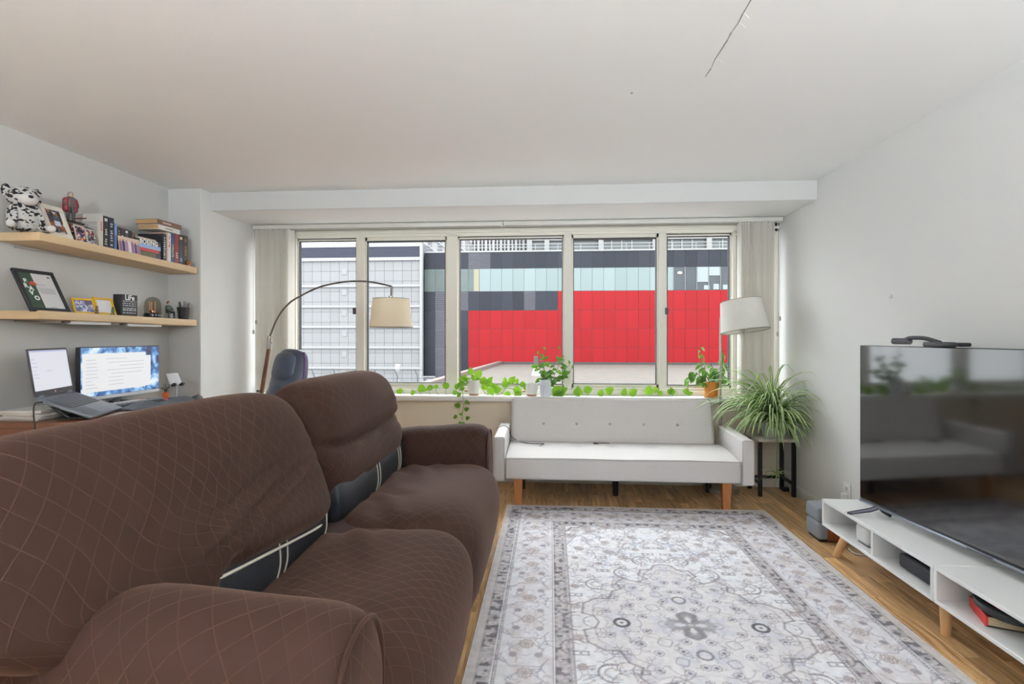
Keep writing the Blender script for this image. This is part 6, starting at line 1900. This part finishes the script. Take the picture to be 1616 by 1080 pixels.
def spider_mat():
    m = bpy.data.materials.new('striped_spider_leaf'); m.use_nodes = True
    nt = m.node_tree; b = nt.nodes['Principled BSDF']; o = nt.nodes['Material Output']
    tc = nt.nodes.new('ShaderNodeTexCoord'); sp = nt.nodes.new('ShaderNodeSeparateXYZ'); nt.links.new(tc.outputs['UV'], sp.inputs[0])
    pp = nt.nodes.new('ShaderNodeMath'); pp.operation = 'SUBTRACT'; pp.inputs[1].default_value = .5; nt.links.new(sp.outputs['X'], pp.inputs[0])
    ab = nt.nodes.new('ShaderNodeMath'); ab.operation = 'ABSOLUTE'; nt.links.new(pp.outputs[0], ab.inputs[0])
    cr = nt.nodes.new('ShaderNodeValToRGB'); e = cr.color_ramp.elements
    e[0].position = .12; e[0].color = lin((240, 244, 214)); e[1].position = .24; e[1].color = lin((134, 172, 88))
    nt.links.new(ab.outputs[0], cr.inputs[0])
    oi = nt.nodes.new('ShaderNodeObjectInfo'); mr = nt.nodes.new('ShaderNodeMapRange'); mr.inputs['To Min'].default_value = .75; mr.inputs['To Max'].default_value = 1.25
    nt.links.new(oi.outputs['Random'], mr.inputs['Value'])
    hs = nt.nodes.new('ShaderNodeHueSaturation'); nt.links.new(mr.outputs[0], hs.inputs['Value']); nt.links.new(cr.outputs[0], hs.inputs['Color'])
    nt.links.new(hs.outputs[0], b.inputs['Base Color']); b.inputs['Roughness'].default_value = .4
    t = nt.nodes.new('ShaderNodeBsdfTranslucent'); nt.links.new(hs.outputs[0], t.inputs[0])
    mx = nt.nodes.new('ShaderNodeMixShader'); mx.inputs[0].default_value = .3
    nt.links.new(b.outputs[0], mx.inputs[1]); nt.links.new(t.outputs[0], mx.inputs[2]); nt.links.new(mx.outputs[0], o.inputs[0])
    MATS[m.name] = m
    return m
M_spider = spider_mat()
random.seed(15)
def blade(root, az, L, rise, W_, name='leaf', parent=None, tw=0, drop=None):
    b = MB(); bm = b.bm; uvl = bm.loops.layers.uv.verify()
    n = 9; p = Vector(root); el = rise; rows_ = []
    side = Vector((-math.sin(az), math.cos(az), 0))
    for k in range(n + 1):
        f = k / n
        d = Vector((math.cos(az) * math.cos(el), math.sin(az) * math.cos(el), math.sin(el)))
        w = W_ * (min(1, .55 + f * 2) if f < .3 else (1 - ((f - .3) / .7) ** 1.6)) + .0006
        up = side.cross(d)
        s2 = (side * math.cos(tw) + up * math.sin(tw))
        q = []
        for s in (-1, 0, 1):
            c = p + s2 * s * w / 2 + up * (.22 * w if s else 0)
            wx_ = c + spd.location
            c = Vector((min(c.x, 1.955 - PSX), min(c.y, 4.60 - spd.location.y), c.z))
            q.append(bm.verts.new(c))
        rows_.append(q)
        p = p + d * (L / n)
        el -= (rise + (drop or random.uniform(.9, 1.35))) / n * (.5 + 1.1 * f)
    for k in range(n):
        a, c = rows_[k], rows_[k + 1]
        for s in (0, 1):
            f = bm.faces.new((a[s], a[s + 1], c[s + 1], c[s]))
            for l, q in zip(f.loops, ((s * .5, k / n), (s * .5 + .5, k / n), (s * .5 + .5, (k + 1) / n), (s * .5, (k + 1) / n))): l[uvl].uv = q
    return b.build(name, M_spider, parent or spd, True, 180, False)
for k in range(150):
    az = random.uniform(0, 2 * PI)
    # the crown leans out of the corner into the room
    az = random.choice([az, random.gauss(-PI * .62, .75), random.gauss(-PI * .8, .6)])
    L = random.uniform(.46, .78)
    rise = random.uniform(.5, 1.3)
    if math.sin(az) > .3: L *= .75; rise = random.uniform(.9, 1.4)
    if math.cos(az) > .55: L *= .8
    blade((random.uniform(-.035, .035), random.uniform(-.035, .035), .125), az, L, rise, random.uniform(.018, .028), tw=random.uniform(-.4, .4))
for az, L, rise in ((1.9, .72, 1.5), (-.9, .7, 1.4), (-2.6, .75, 1.35), (2.6, .7, 1.45), (-1.5, .75, 1.42), (-.6, .7, 1.35), (-2.2, .78, 1.45), (-2.9, .7, 1.3), (-2.5, .85, 1.4), (3.0, .8, 1.42), (-2.0, .85, 1.5), (-1.1, .8, 1.45), (-.3, .62, 1.42), (2.2, .8, 1.5), (-1.7, .9, 1.48), (-2.75, .9, 1.25), (-3.0, .85, 1.1), (-2.4, .85, 1.15)):
    blade((0, 0, .125), az, L, rise, .021)
for k in range(70):
    az = random.gauss(-PI * .55, .7)
    blade((random.uniform(-.05, .05), random.uniform(-.06, .02), .13), az, random.uniform(.3, .52), random.uniform(.15, .75), random.uniform(.018, .027), tw=random.uniform(-.5, .5), drop=random.uniform(1.4, 1.75))
# hanging runner with a young plantlet
run = bez([(-.02, -.05, .13), (-.03, -.16, .06), (-.045, -.2, -.1), (-.05, -.21, -.25)], 20)
MB().tube(run, .0025, 6).build('runner', M_stem, spd)
for k in range(16):
    a = k * 2.4
    b_ = blade((-.05, -.21, -.25), a, random.uniform(.08, .17), random.uniform(-.6, .9), .011, 'plantlet_leaf')
# black plug ball on floor beside the stand
pg = at_z(1240, 772, .02)
pgb = thing('floor_adapter', 'small black adapter with lead on the floor below the plant stand', 'adapter', (pg.x, pg.y, 0))
MB().box(-.028, .028, -.02, .02, 0, .036, .012, 3).build('body', MATS['black_plastic'], pgb)
MB().tube(bez([(.025, 0, .015), (.06, -.03, .006), (.09, -.12, .005), (.11, -.3, .005)], 14), .004, 6).build('lead', MATS['black_lead_rubber'], pgb)

# ================================================================== TWO ADDED FILL LAMPS AND A WARM LAMP BEHIND THE CAMERA
def fill(x, y, label):
    t = thing('fill_lamp', label, 'lamp', (x, y, 0), 0, 'uplighter lamps added behind the camera')
    MB().lathe([(0, 0), (.14, 0), (.14, .02), (.02, .03), (0, .03)], 32).build('base', M_br, t)
    MB().tube([(0, 0, .03), (0, 0, 1.72)], .012, 10).build('pole', M_br, t)
    MB().lathe([(.02, 1.70), (.08, 1.72), (.15, 1.80), (.148, 1.80), (.078, 1.724), (0, 1.71)], 36).build('bowl', M_trimw, t)
    MB().lathe([(0, 1.735), (.09, 1.735), (.09, 1.74), (0, 1.745)], 28).build('bulb_plate', mat('lit_bulb_plate', (250, 248, 240), .5, emit=(255, 250, 244), estr=3.0), t)
    l = bpy.data.lights.new('fill_light', 'AREA'); l.shape = 'DISK'; l.size = .2; l.energy = FILL_LAMP_W; l.color = (.85, .93, 1.0)
    o = bpy.data.objects.new('fill_light', l); COL.objects.link(o); o.parent = t; o.location = (0, 0, 1.775); o.rotation_euler = (PI - math.radians(48), 0, 0)
    return t
fill(1.6, -1.1, 'steel uplighter lamp added unseen in the right corner behind the camera')
fill(-.9, -1.2, 'steel uplighter lamp added unseen against the middle of the wall behind the camera')
ll = thing('standing_lamp', 'warm standing lamp beside the near end of the brown sofa', 'lamp', (-2.1, -.1, 0))
MB().lathe([(0, 0), (.14, 0), (.14, .02), (0, .02)], 28).build('base', M_br, ll)
MB().tube([(0, 0, .02), (0, 0, .95)], .012, 10).build('pole', M_br, ll)
MB().lathe([(.12, 1.2), (.17, .92)], 36).build('shade', translucent('amber_shade', (240, 200, 140), .5), ll)
l = bpy.data.lights.new('standing_lamp_light', 'POINT'); l.energy = FLOOR_LAMP_W; l.color = (1.0, .52, .2); l.shadow_soft_size = .05
o = bpy.data.objects.new('standing_lamp_light', l); COL.objects.link(o); o.parent = ll; o.location = (0, 0, 1.02)
# window sampling portal: guides the sky light through the opening
pl_ = bpy.data.lights.new('window_portal', 'AREA'); pl_.shape = 'RECTANGLE'; pl_.size = XR - XP; pl_.size_y = 1.45; pl_.cycles.is_portal = True
po = bpy.data.objects.new('window_portal', pl_); COL.objects.link(po); po.location = ((XP + XR) / 2, YG + .12, 1.5); po.rotation_euler = (PI / 2, 0, 0)
